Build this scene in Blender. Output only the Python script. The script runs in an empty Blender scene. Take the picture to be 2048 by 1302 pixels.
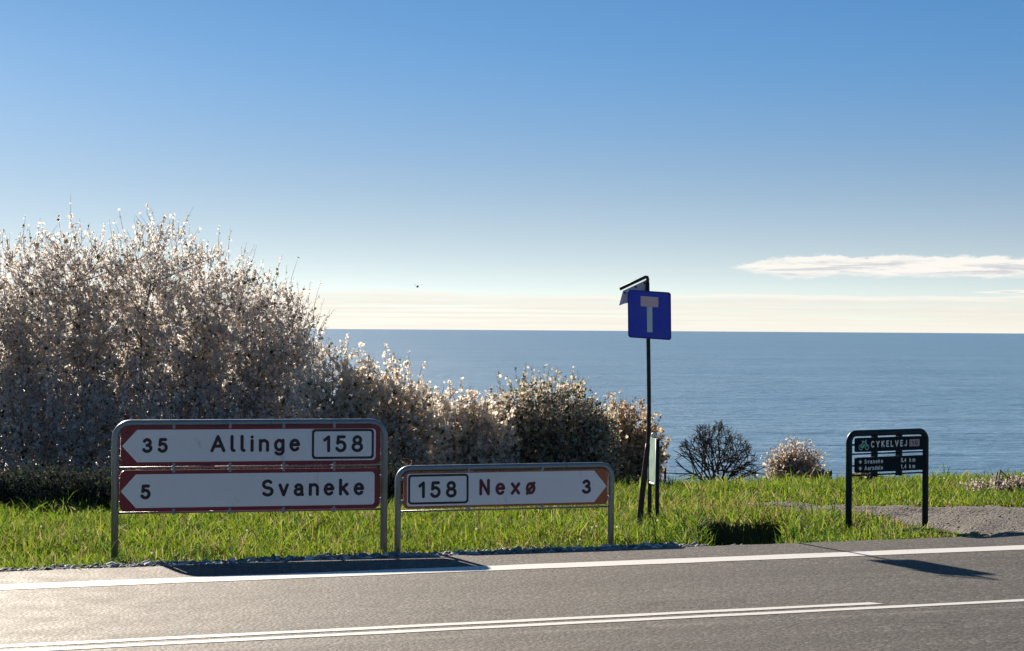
import bpy, math, random
import numpy as np

rng = np.random.default_rng(7)
random.seed(7)
SC = bpy.context.scene
COL = SC.collection
R = math.radians

# ------------------------------------------------------------------ camera
CAM_H = 1.77
cam = bpy.data.cameras.new("camera")
cam.sensor_width = 36.0
cam.lens = 77.0
cam.clip_start = 0.1
cam.clip_end = 120000.0
camo = bpy.data.objects.new("camera", cam)
COL.objects.link(camo)
camo.location = (0, 0, CAM_H)
camo.rotation_mode = 'XYZ'
from mathutils import Matrix, Vector
camo.rotation_euler = (Matrix.Rotation(R(90.105), 3, 'X') @ Matrix.Rotation(R(0.378), 3, 'Z')).to_euler()
SC.camera = camo

# ------------------------------------------------------------------ sky
SUN_EL, SUN_AZ = 22.0, 23.0          # degrees above horizon, degrees left of the view axis
world = bpy.data.worlds.new("World")
SC.world = world
world.use_nodes = True


class G:
    """tiny node-graph helper"""
    def __init__(s, tree):
        s.t = tree
        s.n = tree.nodes
        s.l = tree.links

    def new(s, kind, **kw):
        nd = s.n.new(kind)
        for k, v in kw.items():
            setattr(nd, k, v)
        return nd

    def put(s, sock, v):
        if isinstance(v, bpy.types.NodeSocket):
            s.l.new(v, sock)
        elif v is not None:
            sock.default_value = v

    def m(s, op, a, b=None, c=None, clamp=False):
        nd = s.new('ShaderNodeMath', operation=op, use_clamp=clamp)
        for i, v in enumerate((a, b, c)):
            if v is not None:
                s.put(nd.inputs[i], v)
        return nd.outputs[0]

    def smooth(s, x, a, b, lo=0.0, hi=1.0):
        nd = s.new('ShaderNodeMapRange', interpolation_type='SMOOTHSTEP')
        s.put(nd.inputs[0], x)
        for i, v in enumerate((a, b, lo, hi)):
            s.put(nd.inputs[i + 1], v)
        return nd.outputs[0]

    def mix(s, f, a, b, blend='MIX'):
        nd = s.new('ShaderNodeMix', data_type='RGBA', blend_type=blend)
        s.put(nd.inputs[0], f)
        s.put(nd.inputs[6], a if isinstance(a, bpy.types.NodeSocket) else (*a, 1)[:4])
        s.put(nd.inputs[7], b if isinstance(b, bpy.types.NodeSocket) else (*b, 1)[:4])
        return nd.outputs[2]

    def noise(s, vec, scale, detail=4, rough=0.5, dist=0.0):
        nd = s.new('ShaderNodeTexNoise')
        s.put(nd.inputs['Vector'], vec)
        nd.inputs['Scale'].default_value = scale
        nd.inputs['Detail'].default_value = detail
        nd.inputs['Roughness'].default_value = rough
        nd.inputs['Distortion'].default_value = dist
        return nd.outputs[0]

    def mapping(s, vec, scale=(1, 1, 1), loc=(0, 0, 0), rot=(0, 0, 0)):
        nd = s.new('ShaderNodeMapping')
        s.put(nd.inputs['Vector'], vec)
        nd.inputs['Scale'].default_value = scale
        nd.inputs['Location'].default_value = loc
        nd.inputs['Rotation'].default_value = rot
        return nd.outputs[0]

    def comb(s, x, y, z=0.0):
        nd = s.new('ShaderNodeCombineXYZ')
        for i, v in enumerate((x, y, z)):
            s.put(nd.inputs[i], v)
        return nd.outputs[0]

    def bump(s, h, strength=0.3, dist=0.01):
        nd = s.new('ShaderNodeBump')
        s.put(nd.inputs['Height'], h)
        nd.inputs['Strength'].default_value = strength
        nd.inputs['Distance'].default_value = dist
        return nd.outputs[0]


SKY_STRENGTH = 0.10
g = G(world.node_tree)
bg = world.node_tree.nodes['Background']
tc = g.new('ShaderNodeTexCoord').outputs['Generated']
sky = g.new('ShaderNodeTexSky', sky_type='NISHITA', sun_disc=False, sun_elevation=R(SUN_EL),
            sun_rotation=R(-SUN_AZ), air_density=1.0, dust_density=0.10, ozone_density=3.0, altitude=0)
# clear sea air: the pale layer near the horizon is thin, so the sky deepens quickly with height
nrm = g.new('ShaderNodeVectorMath', operation='NORMALIZE')
g.put(nrm.inputs[0], g.mapping(tc, scale=(1, 1, 3.7)))
g.put(sky.inputs['Vector'], nrm.outputs[0])
hsv = g.new('ShaderNodeHueSaturation')
hsv.inputs['Value'].default_value = 0.64
g.put(hsv.inputs['Color'], g.mix(1.0, sky.outputs[0], (0.90, 1.035, 1.04), 'MULTIPLY'))
sep = g.new('ShaderNodeSeparateXYZ')
g.put(sep.inputs[0], tc)
az = g.m('ARCTAN2', sep.outputs[0], sep.outputs[1])
el = g.m('ARCSINE', sep.outputs[2])
hsv.inputs['Saturation'].default_value = 1.12
bw = g.new('ShaderNodeRGBToBW')
g.put(bw.inputs[0], hsv.outputs[0])
pale = g.mix(1.0, g.comb(bw.outputs[0], bw.outputs[0], bw.outputs[0]), (0.81, 0.815, 0.785), 'MULTIPLY')
clear = g.mix(g.smooth(el, 0.012, 0.15, 0.75, 0.0), hsv.outputs[0], pale)      # milky air low over the sea
# low cloud sheet lying on the horizon
top = g.m('ADD', 0.0165, g.m('MULTIPLY', g.noise(g.comb(g.m('MULTIPLY', az, 9.0), 0.3), 1.0, 3), 0.0))
wob = g.m('MULTIPLY', g.m('SUBTRACT', g.noise(g.comb(g.m('MULTIPLY', az, 14.0), 0.37), 1.0, 3, 0.45), 0.5), 0.007)
top = g.m('ADD', top, wob)
fine = g.m('MULTIPLY', g.m('SUBTRACT', g.noise(g.comb(g.m('MULTIPLY', az, 60.0), g.m('MULTIPLY', el, 900.0)), 1.0, 4), 0.5), 0.0012)
e1 = g.m('ADD', el, fine)
d1 = g.m('SUBTRACT', top, e1)
sheet = g.smooth(d1, -0.0004, 0.0009)
rim = g.m('MULTIPLY', g.smooth(d1, -0.0003, 0.0006), g.smooth(d1, 0.0028, 0.0008))
streak = g.noise(g.comb(g.m('MULTIPLY', az, 16.0), g.m('MULTIPLY', el, 420.0), 2.0), 1.0, 4, 0.55)
K = 0.52 / SKY_STRENGTH
streak2 = g.noise(g.comb(g.m('MULTIPLY', az, 7.0), g.m('MULTIPLY', el, 750.0), 9.0), 1.0, 5, 0.6, 0.4)
sheetcol = g.mix(g.smooth(streak, 0.3, 0.7), (0.86 * K, 0.80 * K, 0.72 * K), (0.98 * K, 0.90 * K, 0.80 * K))
sheetcol = g.mix(g.m('MULTIPLY', rim, 0.75), sheetcol, (1.02 * K, 0.98 * K, 0.90 * K))
col = g.mix(g.m('MULTIPLY', sheet, g.smooth(g.m('ADD', g.m('MULTIPLY', streak, 0.5), g.m('MULTIPLY', streak2, 0.5)), 0.36, 0.62, 0.15, 0.85)), clear, sheetcol)
col = g.mix(g.m('MULTIPLY', rim, g.smooth(streak, 0.35, 0.6, 0.25, 0.8)), col, (1.02 * K, 0.97 * K, 0.88 * K))
# haze glow right on the horizon
col = g.mix(g.smooth(el, 0.006, 0.0, 0.0, 0.65), col, (1.02 * K, 0.97 * K, 0.88 * K))


def long_cloud(col, az0, az1, taper, el0, half, seed, strength):
    """flat-bottomed bank of cloud with a lumpy crest, drawn out along the horizon"""
    ax = g.m('MULTIPLY', az, 30.0)
    crest = g.m('ADD', g.m('MULTIPLY', g.noise(g.comb(ax, seed), 1.0, 5, 0.6), 0.9), 0.45)
    foot = g.m('ADD', g.m('MULTIPLY', g.noise(g.comb(g.m('MULTIPLY', az, 18.0), seed + 7.0), 1.0, 4, 0.55), 0.8), 0.45)
    env = g.m('MULTIPLY', g.m('POWER', g.smooth(az, az0, az0 + taper), 0.6), g.smooth(az, az1, az1 - 0.1))
    fz = g.m('MULTIPLY', g.m('SUBTRACT', g.noise(g.comb(g.m('MULTIPLY', az, 110.0), g.m('MULTIPLY', el, 420.0), seed), 1.0, 5, 0.6), 0.5), half * 0.9)
    y = g.m('ADD', g.m('SUBTRACT', el, el0), fz)
    up_ = g.m('SUBTRACT', g.m('MULTIPLY', g.m('MULTIPLY', crest, env), half), y)
    dn_ = g.m('ADD', g.m('MULTIPLY', g.m('MULTIPLY', foot, env), half), y)
    a = g.m('MULTIPLY', g.smooth(up_, -half * 0.05, half * 0.22), g.smooth(dn_, -half * 0.1, half * 0.45))
    n2 = g.noise(g.comb(g.m('MULTIPLY', az, 38.0), g.m('MULTIPLY', el, 520.0), seed + 3), 1.0, 5, 0.6, 0.5)
    belly = g.m('MULTIPLY', g.smooth(up_, half * 0.25, half * 0.8), g.smooth(dn_, half * 0.1, half * 0.5))
    shade = g.m('MULTIPLY', g.smooth(n2, 0.44, 0.62), belly)
    cc = g.mix(shade, (1.04 * K, 1.0 * K, 0.93 * K), (0.70 * K, 0.70 * K, 0.72 * K))
    a = g.m('MULTIPLY', a, g.smooth(n2, 0.72, 0.50, 0.72, 1.0))
    return g.mix(g.m('MULTIPLY', a, strength), col, cc)


col = long_cloud(col, 0.096, 0.60, 0.035, 0.0290, 0.0060, 1.7, 0.95)
col = long_cloud(col, 0.203, 0.50, 0.03, 0.0180, 0.0013, 5.1, 0.85)
g.put(bg.inputs['Color'], col)
bg.inputs['Strength'].default_value = SKY_STRENGTH

# ------------------------------------------------------------------ sun
sl = bpy.data.lights.new("sun", 'SUN')
sl.energy = 5.0
sl.angle = R(0.53)
sl.color = (1.0, 0.87, 0.71)
so = bpy.data.objects.new("sun", sl)
COL.objects.link(so)
to_sun = Vector((-math.sin(R(SUN_AZ)) * math.cos(R(SUN_EL)), math.cos(R(SUN_AZ)) * math.cos(R(SUN_EL)), math.sin(R(SUN_EL))))
so.rotation_euler = to_sun.to_track_quat('Z', 'Y').to_euler()
so.location = (-20, 40, 30)

vs = SC.view_settings
vs.view_transform = 'Standard'
vs.look = 'None'
vs.exposure = 0.9
vs.gamma = 1.0
vs.use_curve_mapping = False
SC.render.engine = 'CYCLES'
SC.cycles.max_bounces = 12
SC.cycles.diffuse_bounces = 8
SC.cycles.transmission_bounces = 8
SC.cycles.use_denoising = True

# ------------------------------------------------------------------ helpers
ROAD_A = R(22.8)                      # heading of the road to the view's cross axis
CA, SA = math.cos(ROAD_A), math.sin(ROAD_A)


def uv2xy(u, v):
    return u * CA - v * SA, u * SA + v * CA


def xy2uv(x, y):
    return x * CA + y * SA, y * CA - x * SA


def mat(name):
    m = bpy.data.materials.new(name)
    m.use_nodes = True
    gg = G(m.node_tree)
    b = m.node_tree.nodes['Principled BSDF']
    return m, gg, b


def attr(gg, name):
    nd = gg.new('ShaderNodeAttribute')
    nd.attribute_name = name
    return nd.outputs['Color']


def objco(gg):
    return gg.new('ShaderNodeTexCoord').outputs['Object']


def link(name, me, m=None, parent=None, smooth=False):
    o = bpy.data.objects.new(name, me)
    COL.objects.link(o)
    if m is not None:
        me.materials.append(m)
    if parent is not None:
        o.parent = parent
    if smooth:
        me.polygons.foreach_set('use_smooth', [True] * len(me.polygons))
    return o


def obj(name, verts, faces, m, parent=None, smooth=False):
    me = bpy.data.meshes.new(name)
    me.from_pydata([tuple(v) for v in verts], [], [tuple(f) for f in faces])
    me.update()
    return link(name, me, m, parent, smooth)


def fast_mesh(name, verts, polys, colors=None):
    """verts (n,3); polys list of int arrays (m,k) ; colours per vertex"""
    me = bpy.data.meshes.new(name)
    verts = np.asarray(verts, dtype=np.float32)
    me.vertices.add(len(verts))
    me.vertices.foreach_set('co', verts.ravel())
    loops = np.concatenate([p.ravel() for p in polys]).astype(np.int32)
    sizes = np.concatenate([np.full(len(p), p.shape[1]) for p in polys]).astype(np.int32)
    starts = np.concatenate([[0], np.cumsum(sizes)[:-1]]).astype(np.int32)
    me.loops.add(len(loops))
    me.loops.foreach_set('vertex_index', loops)
    me.polygons.add(len(sizes))
    me.polygons.foreach_set('loop_start', starts)
    me.polygons.foreach_set('loop_total', sizes)
    me.update(calc_edges=True)
    if colors is not None:
        ca = me.color_attributes.new('tint', 'FLOAT_COLOR', 'POINT')
        c4 = np.ones((len(verts), 4), dtype=np.float32)
        c4[:, :3] = colors
        ca.data.foreach_set('color', c4.ravel())
    return me


def tag(o, label=None, cat=None, group=None, kind=None):
    for k, v in (('label', label), ('category', cat), ('group', group), ('kind', kind)):
        if v:
            o[k] = v
    return o


def empty(name, loc, rz=0.0):
    o = bpy.data.objects.new(name, None)
    COL.objects.link(o)
    o.location = loc
    o.rotation_euler = (0, 0, rz)
    o.empty_display_size = 0.2
    return o


def tube_data(pts, rad, seg=12, cap=True):
    pts = [Vector(p) for p in pts]
    n = len(pts)
    rads = rad if hasattr(rad, '__len__') else [rad] * n
    vs_, fs = [], []
    tang = []
    for i in range(n):
        a = pts[max(i - 1, 0)]
        b = pts[min(i + 1, n - 1)]
        tang.append((b - a).normalized())
    t0 = tang[0]
    ref = Vector((0, 1, 0)) if abs(t0.y) < 0.9 else Vector((1, 0, 0))
    nrm_ = (ref - t0 * ref.dot(t0)).normalized()
    for i in range(n):
        t = tang[i]
        nrm_ = (nrm_ - t * nrm_.dot(t)).normalized()
        bi = t.cross(nrm_)
        for k in range(seg):
            a = 2 * math.pi * k / seg
            vs_.append(pts[i] + (nrm_ * math.cos(a) + bi * math.sin(a)) * rads[i])
    for i in range(n - 1):
        for k in range(seg):
            k2 = (k + 1) % seg
            fs.append((i * seg + k, i * seg + k2, (i + 1) * seg + k2, (i + 1) * seg + k))
    if cap:
        fs.append(tuple(range(seg - 1, -1, -1)))
        fs.append(tuple((n - 1) * seg + k for k in range(seg)))
    return vs_, fs


def tube(name, pts, rad, m, parent=None, seg=12):
    v, f = tube_data(pts, rad, seg)
    return obj(name, v, f, m, parent, smooth=True)


def merge(parts):
    V, F = [], []
    for v, f in parts:
        o = len(V)
        V += list(v)
        F += [tuple(i + o for i in q) for q in f]
    return V, F


def box_data(x0, x1, y0, y1, z0, z1):
    v = [(x0, y0, z0), (x1, y0, z0), (x1, y1, z0), (x0, y1, z0), (x0, y0, z1), (x1, y0, z1), (x1, y1, z1), (x0, y1, z1)]
    f = [(0, 3, 2, 1), (4, 5, 6, 7), (0, 1, 5, 4), (1, 2, 6, 5), (2, 3, 7, 6), (3, 0, 4, 7)]
    return v, f


def slab_data(poly, yf, yb):
    """2-D outline (x,z), front face at y=yf (towards the viewer), back at yb"""
    n = len(poly)
    v = [(x, yf, z) for x, z in poly] + [(x, yb, z) for x, z in poly]
    f = [tuple(range(n)), tuple(range(2 * n - 1, n - 1, -1))]
    for i in range(n):
        j = (i + 1) % n
        f.append((i, i + n, j + n, j))
    return v, f


def rrect(x0, x1, z0, z1, r, n=5):
    p = []
    for cx, cz, a0 in ((x1 - r, z0 + r, -90), (x1 - r, z1 - r, 0), (x0 + r, z1 - r, 90), (x0 + r, z0 + r, 180)):
        for k in range(n + 1):
            a = R(a0 + 90 * k / n)
            p.append((cx + r * math.cos(a), cz + r * math.sin(a)))
    return p


# ------------------------------------------------------------------ road-sign lettering (stroke alphabet)
def arc(cx, cy, rx, ry, a0, a1, n=None):
    n = n or max(6, int(abs(a1 - a0) / 14))
    return [(cx + rx * math.cos(R(a0 + (a1 - a0) * k / n)), cy + ry * math.sin(R(a0 + (a1 - a0) * k / n))) for k in range(n + 1)]


GLYPH = {
    '0': (.52, [arc(.26, .5, .26, .5, 0, 360)]),
    '1': (.24, [[(0, .78), (.24, 1)], [(.24, 1), (.24, 0)]]),
    '3': (.50, [arc(.24, .755, .21, .245, 155, -90), arc(.24, .265, .26, .265, 90, -155)]),
    '4': (.52, [[(.4, 0), (.4, 1)], [(.4, 1), (0, .3)], [(0, .3), (.52, .3)]]),
    '5': (.50, [[(.45, 1), (.1, 1)], [(.1, 1), (.06, .54)], arc(.24, .32, .26, .32, 132, -152)]),
    '8': (.52, [arc(.26, .765, .205, .235, 0, 360), arc(.26, .265, .26, .265, 0, 360)]),
    'A': (.70, [[(0, 0), (.35, 1)], [(.35, 1), (.70, 0)], [(.12, .32), (.58, .32)]]),
    'l': (.12, [[(0, 1), (0, .13), (.03, .04), (.12, 0)]]),
    'i': (.02, [[(0, .70), (0, 0)], [(0, .955), (.004, .955)]]),
    'n': (.43, [[(0, .70), (0, 0)], [(0, .44)] + arc(.215, .47, .215, .23, 180, 0) + [(.43, 0)]]),
    'g': (.45, [arc(.225, .36, .225, .34, 0, 360), [(.45, .70), (.45, -.08)] + arc(.225, -.08, .225, .2, 0, -150)]),
    'e': (.46, [[(0, .38), (.45, .38)], arc(.23, .35, .23, .35, 5, 318)]),
    'S': (.54, [arc(.27, .755, .245, .245, 38, 270) + arc(.27, .255, .27, .255, 90, -148)[1:]]),
    'v': (.44, [[(0, .70), (.22, 0)], [(.22, 0), (.44, .70)]]),
    'a': (.44, [arc(.21, .48, .19, .22, 155, 0) + [(.40, .1), (.44, 0)], [(.40, .41), (.2, .40)] + arc(.2, .2, .2, .2, 90, 270) + [(.3, .02), (.39, .12)]]),
    'k': (.42, [[(0, 1), (0, 0)], [(.38, .70), (0, .27)], [(.14, .42), (.42, 0)]]),
    'N': (.50, [[(0, 0), (0, 1)], [(0, 1), (.5, 0)], [(.5, 0), (.5, 1)]]),
    'x': (.44, [[(0, .70), (.44, 0)], [(0, 0), (.44, .70)]]),
    'ø': (.46, [arc(.23, .35, .23, .35, 0, 360), [(0, -.03), (.46, .73)]]),
    'C': (.56, [arc(.31, .5, .31, .5, 48, 312)]),
    'Y': (.60, [[(0, 1), (.3, .5)], [(.6, 1), (.3, .5)], [(.3, .5), (.3, 0)]]),
    'K': (.50, [[(0, 1), (0, 0)], [(.47, 1), (0, .42)], [(.16, .58), (.5, 0)]]),
    'E': (.42, [[(.42, 1), (0, 1)], [(0, 1), (0, 0)], [(0, 0), (.42, 0)], [(0, .52), (.36, .52)]]),
    'L': (.40, [[(0, 1), (0, 0)], [(0, 0), (.4, 0)]]),
    'V': (.60, [[(0, 1), (.3, 0)], [(.3, 0), (.6, 1)]]),
    'J': (.34, [[(.34, 1), (.34, .22)] + arc(.17, .2, .17, .2, 0, -165)]),
    'r': (.30, [[(0, .70), (0, 0)], [(0, .40)] + arc(.25, .42, .25, .28, 175, 75)]),
    's': (.36, [arc(.18, .53, .17, .17, 38, 270) + arc(.18, .18, .18, .18, 90, -148)[1:]]),
    'd': (.46, [arc(.23, .35, .23, .35, 0, 360), [(.46, 1), (.46, 0)]]),
    'm': (.68, [[(0, .70), (0, 0)], [(0, .48)] + arc(.17, .5, .17, .2, 180, 0) + [(.34, 0)], [(.34, .48)] + arc(.51, .5, .17, .2, 180, 0) + [(.68, 0)]]),
    ',': (.06, [[(.06, .05), (0, -.12)]]),
    ' ': (.2, []),
}


def ribbon(pts, w, y, V, F):
    """flat round-ended stroke in the x-z plane facing -y"""
    closed = len(pts) > 3 and math.dist(pts[0], pts[-1]) < 1e-6
    P = [Vector((p[0], p[1])) for p in pts]
    if closed:
        P = P[:-1]
    n = len(P)
    h = w / 2
    base = len(V)
    for i in range(n):
        a = P[(i - 1) % n] if (closed or i > 0) else P[i]
        b = P[(i + 1) % n] if (closed or i < n - 1) else P[i]
        t = (b - a)
        t = t.normalized() if t.length > 1e-9 else Vector((1, 0))
        nn = Vector((-t.y, t.x))
        V.append((P[i].x + nn.x * h, y, P[i].y + nn.y * h))
        V.append((P[i].x - nn.x * h, y, P[i].y - nn.y * h))
    for i in range(n if closed else n - 1):
        j = (i + 1) % n
        F.append((base + 2 * i, base + 2 * i + 1, base + 2 * j + 1, base + 2 * j))
    if not closed:
        for c, d, l_, r_ in ((P[0], P[0] - P[1], base, base + 1), (P[-1], P[-1] - P[-2], base + 2 * n - 2, base + 2 * n - 1)):
            d = d.normalized() if d.length > 1e-9 else Vector((1, 0))
            nn = Vector((-d.y, d.x))
            ids = []
            for k in range(9):
                a = math.pi * k / 8
                q = c + (nn * math.cos(a) + d * math.sin(a)) * h
                ids.append(len(V))
                V.append((q.x, y, q.y))
            F.append(tuple(reversed(ids)))


def letters(name, s, x0, x1, z0, cap, stroke, y, m, parent):
    """each letter or digit is its own flat piece"""
    k = cap - stroke
    kx = k * 1.20
    wid = [GLYPH[c][0] * kx for c in s]
    gap = ((x1 - x0 - stroke) - sum(wid)) / max(1, len(s) - 1)
    x = x0 + stroke / 2
    for c, w in zip(s, wid):
        V, F = [], []
        for dy, st in enumerate(GLYPH[c][1]):
            ribbon([(x + p[0] * kx, z0 + stroke / 2 + p[1] * k) for p in st], stroke, y - dy * 0.00012, V, F)
        if F:
            obj(name, V, F, m, parent)
        x += w + gap


def ring_data(outer, inner, y):
    n = len(outer)
    V = [(x, y, z) for x, z in outer] + [(x, y, z) for x, z in inner]
    F = [(i, (i + 1) % n, n + (i + 1) % n, n + i) for i in range(n)]
    return V, F


# ------------------------------------------------------------------ materials
def m_plain(name, colr, rough=0.5, metal=0.0, var=0.12, scale=9.0, bump=0.0, spec=0.5, dirt=None, dirt_amt=0.0):
    m, gg, b = mat(name)
    co = objco(gg)
    n = gg.noise(co, scale, 5, 0.6)
    lo = tuple(c * (1 - var) for c in colr)
    hi = tuple(min(1, c * (1 + var)) for c in colr)
    c = gg.mix(n, lo, hi)
    if dirt:
        n2 = gg.noise(gg.mapping(co, scale=(1, 1, 0.45)), scale * 1.7, 6, 0.65, 0.6)
        c = gg.mix(gg.smooth(n2, 0.62 - dirt_amt, 0.74, 0, 0.85), c, dirt)
    gg.put(b.inputs['Base Color'], c)
    gg.put(b.inputs['Roughness'], gg.smooth(n, 0.3, 0.7, max(0.05, rough - 0.08), min(1, rough + 0.08)))
    b.inputs['Metallic'].default_value = metal
    b.inputs['Specular IOR Level'].default_value = spec
    if bump:
        gg.put(b.inputs['Normal'], gg.bump(gg.noise(co, scale * 6, 3), bump, 0.003))
    return m


M_GALV = m_plain("galvanised_steel", (0.30, 0.33, 0.35), 0.48, 0.75, 0.22, 14, 0.1, dirt=(0.10, 0.10, 0.09), dirt_amt=0.02)
M_DARKTUBE = m_plain("dark_painted_steel", (0.010, 0.026, 0.040), 0.5, 0.0, 0.25, 12, spec=0.25)
M_RUSTPOLE = m_plain("weathered_dark_pole", (0.022, 0.022, 0.024), 0.6, 0.2, 0.35, 18, 0.15, dirt=(0.10, 0.05, 0.03), dirt_amt=0.02)
M_RED = m_plain("sign_red", (0.24, 0.009, 0.024), 0.35, 0.0, 0.25, 7, dirt=(0.07, 0.012, 0.015), dirt_amt=0.04)
M_WHITE = m_plain("sign_white_sheeting", (0.89, 0.90, 0.93), 0.4, 0.0, 0.04, 5, dirt=(0.66, 0.66, 0.65), dirt_amt=0.02)
M_BLACK = m_plain("sign_black", (0.012, 0.012, 0.015), 0.4, 0.0, 0.2)
M_TEXTRED = m_plain("sign_dark_red_letters", (0.030, 0.006, 0.016), 0.4, 0.0, 0.3)
M_TEXTFADED = m_plain("sign_faded_red_letters", (0.12, 0.010, 0.020), 0.4, 0.0, 0.3, 20)
M_RUSTRED = m_plain("sign_faded_rust_border", (0.44, 0.125, 0.055), 0.55, 0.0, 0.35, 11, 0.1, dirt=(0.52, 0.42, 0.37), dirt_amt=0.05)
M_BLUE = m_plain("sign_blue", (0.014, 0.050, 0.62), 0.35, 0.0, 0.18, 8)
M_FADEDRED = m_plain("sign_bleached_red", (0.78, 0.58, 0.64), 0.45, 0.0, 0.12, 20)
M_PALECYAN = m_plain("sign_pale_stem", (0.62, 0.80, 0.82), 0.45, 0.0, 0.1, 20)
M_OFFWHITE = m_plain("old_white_plate", (0.62, 0.65, 0.68), 0.5, 0.0, 0.15, 16)
M_NAVY = m_plain("sign_dark_green_blue", (0.006, 0.016, 0.024), 0.6, 0.0, 0.3, 9, spec=0.12)
M_PALETEXT = m_plain("sign_pale_letters", (0.80, 0.88, 0.88), 0.45, 0.0, 0.15, 25)
M_GREENICON = m_plain("sign_green_white_icon", (0.30, 0.68, 0.56), 0.45, 0.0, 0.2, 25)
M_PINKBOX = m_plain("sign_bleached_route_box", (0.48, 0.36, 0.40), 0.45, 0.0, 0.2, 25)
M_MINT = m_plain("board_pale_mint", (0.30, 0.48, 0.40), 0.5, 0.0, 0.2, 12, dirt=(0.10, 0.22, 0.16), dirt_amt=0.08)
M_CAP = m_plain("board_white_cap", (0.80, 0.78, 0.74), 0.5)
M_BARK = m_plain("dark_bark", (0.055, 0.045, 0.040), 0.85, 0.0, 0.4, 20, 0.4)
M_BARKPALE = m_plain("brown_twig_bark", (0.13, 0.095, 0.075), 0.85, 0.0, 0.4, 20, 0.3)
M_TWIG = m_plain("grey_brown_twig", (0.24, 0.20, 0.17), 0.85, 0.0, 0.35, 20)
M_STONE = m_plain("grey_stone", (0.20, 0.19, 0.19), 0.85, 0.0, 0.45, 3.0, 0.4)
M_RUBBLE = m_plain("brown_rubble", (0.24, 0.18, 0.13), 0.9, 0.0, 0.4, 6.0, 0.4)
M_FEATHER = m_plain("gull_feather", (0.25, 0.25, 0.27), 0.7)


def m_leafy(name, trans=0.5, rough=0.6, gloss=0.04, mul=(1, 1, 1)):
    """thin leaf or petal lit from both sides; its own colour comes from the mesh"""
    m, gg, b = mat(name)
    c = gg.mix(1.0, attr(gg, 'tint'), mul, 'MULTIPLY')
    nt = m.node_tree
    nt.nodes.remove(b)
    out = nt.nodes['Material Output']
    df = gg.new('ShaderNodeBsdfDiffuse')
    tr = gg.new('ShaderNodeBsdfTranslucent')
    gl = gg.new('ShaderNodeBsdfGlossy')
    gl.inputs['Roughness'].default_value = rough
    gg.put(df.inputs['Color'], c)
    gg.put(tr.inputs['Color'], c)
    mx = gg.new('ShaderNodeMixShader')
    mx.inputs[0].default_value = trans
    gg.l.new(df.outputs[0], mx.inputs[1])
    gg.l.new(tr.outputs[0], mx.inputs[2])
    mx2 = gg.new('ShaderNodeMixShader')
    mx2.inputs[0].default_value = gloss
    gg.l.new(mx.outputs[0], mx2.inputs[1])
    gg.l.new(gl.outputs[0], mx2.inputs[2])
    gg.l.new(mx2.outputs[0], out.inputs['Surface'])
    return m


M_GRASS = m_leafy("grass_blade", 0.55, 0.5, 0.022)
M_PETAL = m_leafy("blossom_petal", 0.64, 0.6, 0.02)
M_WEED = m_leafy("weed_leaf", 0.45, 0.4, 0.06)

# asphalt ------------------------------------------------------------
m, gg, b = mat("asphalt")
co = objco(gg)
n_big = gg.noise(gg.mapping(co, scale=(0.12, 0.9, 1)), 1.0, 4, 0.6)
n_mid = gg.noise(co, 3.5, 5, 0.65)
vor = gg.new('ShaderNodeTexVoronoi', feature='F1')
gg.put(vor.inputs['Vector'], co)
vor.inputs['Scale'].default_value = 40.0
stone = vor.outputs['Color']
sepc = gg.new('ShaderNodeSeparateColor')
gg.put(sepc.inputs[0], stone)
grain = gg.noise(co, 170.0, 2, 0.6)
base = gg.mix(n_big, (0.072, 0.066, 0.060), (0.110, 0.101, 0.092))
base = gg.mix(gg.smooth(n_mid, 0.35, 0.75, 0, 0.4), base, (0.058, 0.053, 0.049))
base = gg.mix(gg.smooth(sepc.outputs[0], 0.70, 0.98, 0, 0.75), base, (0.24, 0.225, 0.205))
base = gg.mix(gg.smooth(sepc.outputs[1], 0.72, 0.95, 0, 0.8), base, (0.030, 0.028, 0.027))
blot = gg.noise(co, 13.0, 4, 0.7)
base = gg.mix(gg.smooth(blot, 0.42, 0.62, 0, 0.45), base, (0.140, 0.129, 0.117))
spots = gg.noise(co, 9.0, 2, 0.5)
base = gg.mix(gg.smooth(spots, 0.74, 0.80, 0, 0.8), base, (0.34, 0.32, 0.30))
# polished wheel paths, tar streaks and a few fine cracks
wheel = gg.noise(gg.mapping(co, scale=(0.02, 1.5, 1)), 1.0, 3, 0.5)
base = gg.mix(gg.smooth(wheel, 0.50, 0.66, 0, 0.42), base, (0.050, 0.046, 0.043))
sxy = gg.new('ShaderNodeSeparateXYZ')
gg.put(sxy.inputs[0], co)
vy = gg.m('ADD', sxy.outputs[1], gg.m('MULTIPLY', gg.m('SUBTRACT', gg.noise(gg.mapping(co, scale=(0.25, 0.25, 1)), 1.0, 3), 0.5), 0.25))
for vt, wd, am in ((13.95, 0.26, 0.40), (12.75, 0.30, 0.22), (10.9, 0.32, 0.40)):
    dist_ = gg.m('ABSOLUTE', gg.m('SUBTRACT', vy, vt))
    base = gg.mix(gg.m('MULTIPLY', gg.smooth(dist_, wd, wd * 0.25), gg.smooth(n_mid, 0.25, 0.6, am * 0.5, am)), base, (0.046, 0.042, 0.040))
ghost = gg.m('ABSOLUTE', gg.m('SUBTRACT', sxy.outputs[1], 11.76))
base = gg.mix(gg.m('MULTIPLY', gg.smooth(ghost, 0.06, 0.035), gg.smooth(n_mid, 0.40, 0.62, 0, 0.45)), base, (0.26, 0.245, 0.22))
wrp = gg.new('ShaderNodeVectorMath', operation='ADD')
wn = gg.new('ShaderNodeTexNoise')
gg.put(wn.inputs['Vector'], co)
wn.inputs['Scale'].default_value = 2.6
wn.inputs['Detail'].default_value = 5
gg.put(wrp.inputs[0], co)
gg.put(wrp.inputs[1], wn.outputs['Color'])
vc = gg.new('ShaderNodeTexVoronoi', feature='DISTANCE_TO_EDGE')
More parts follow.
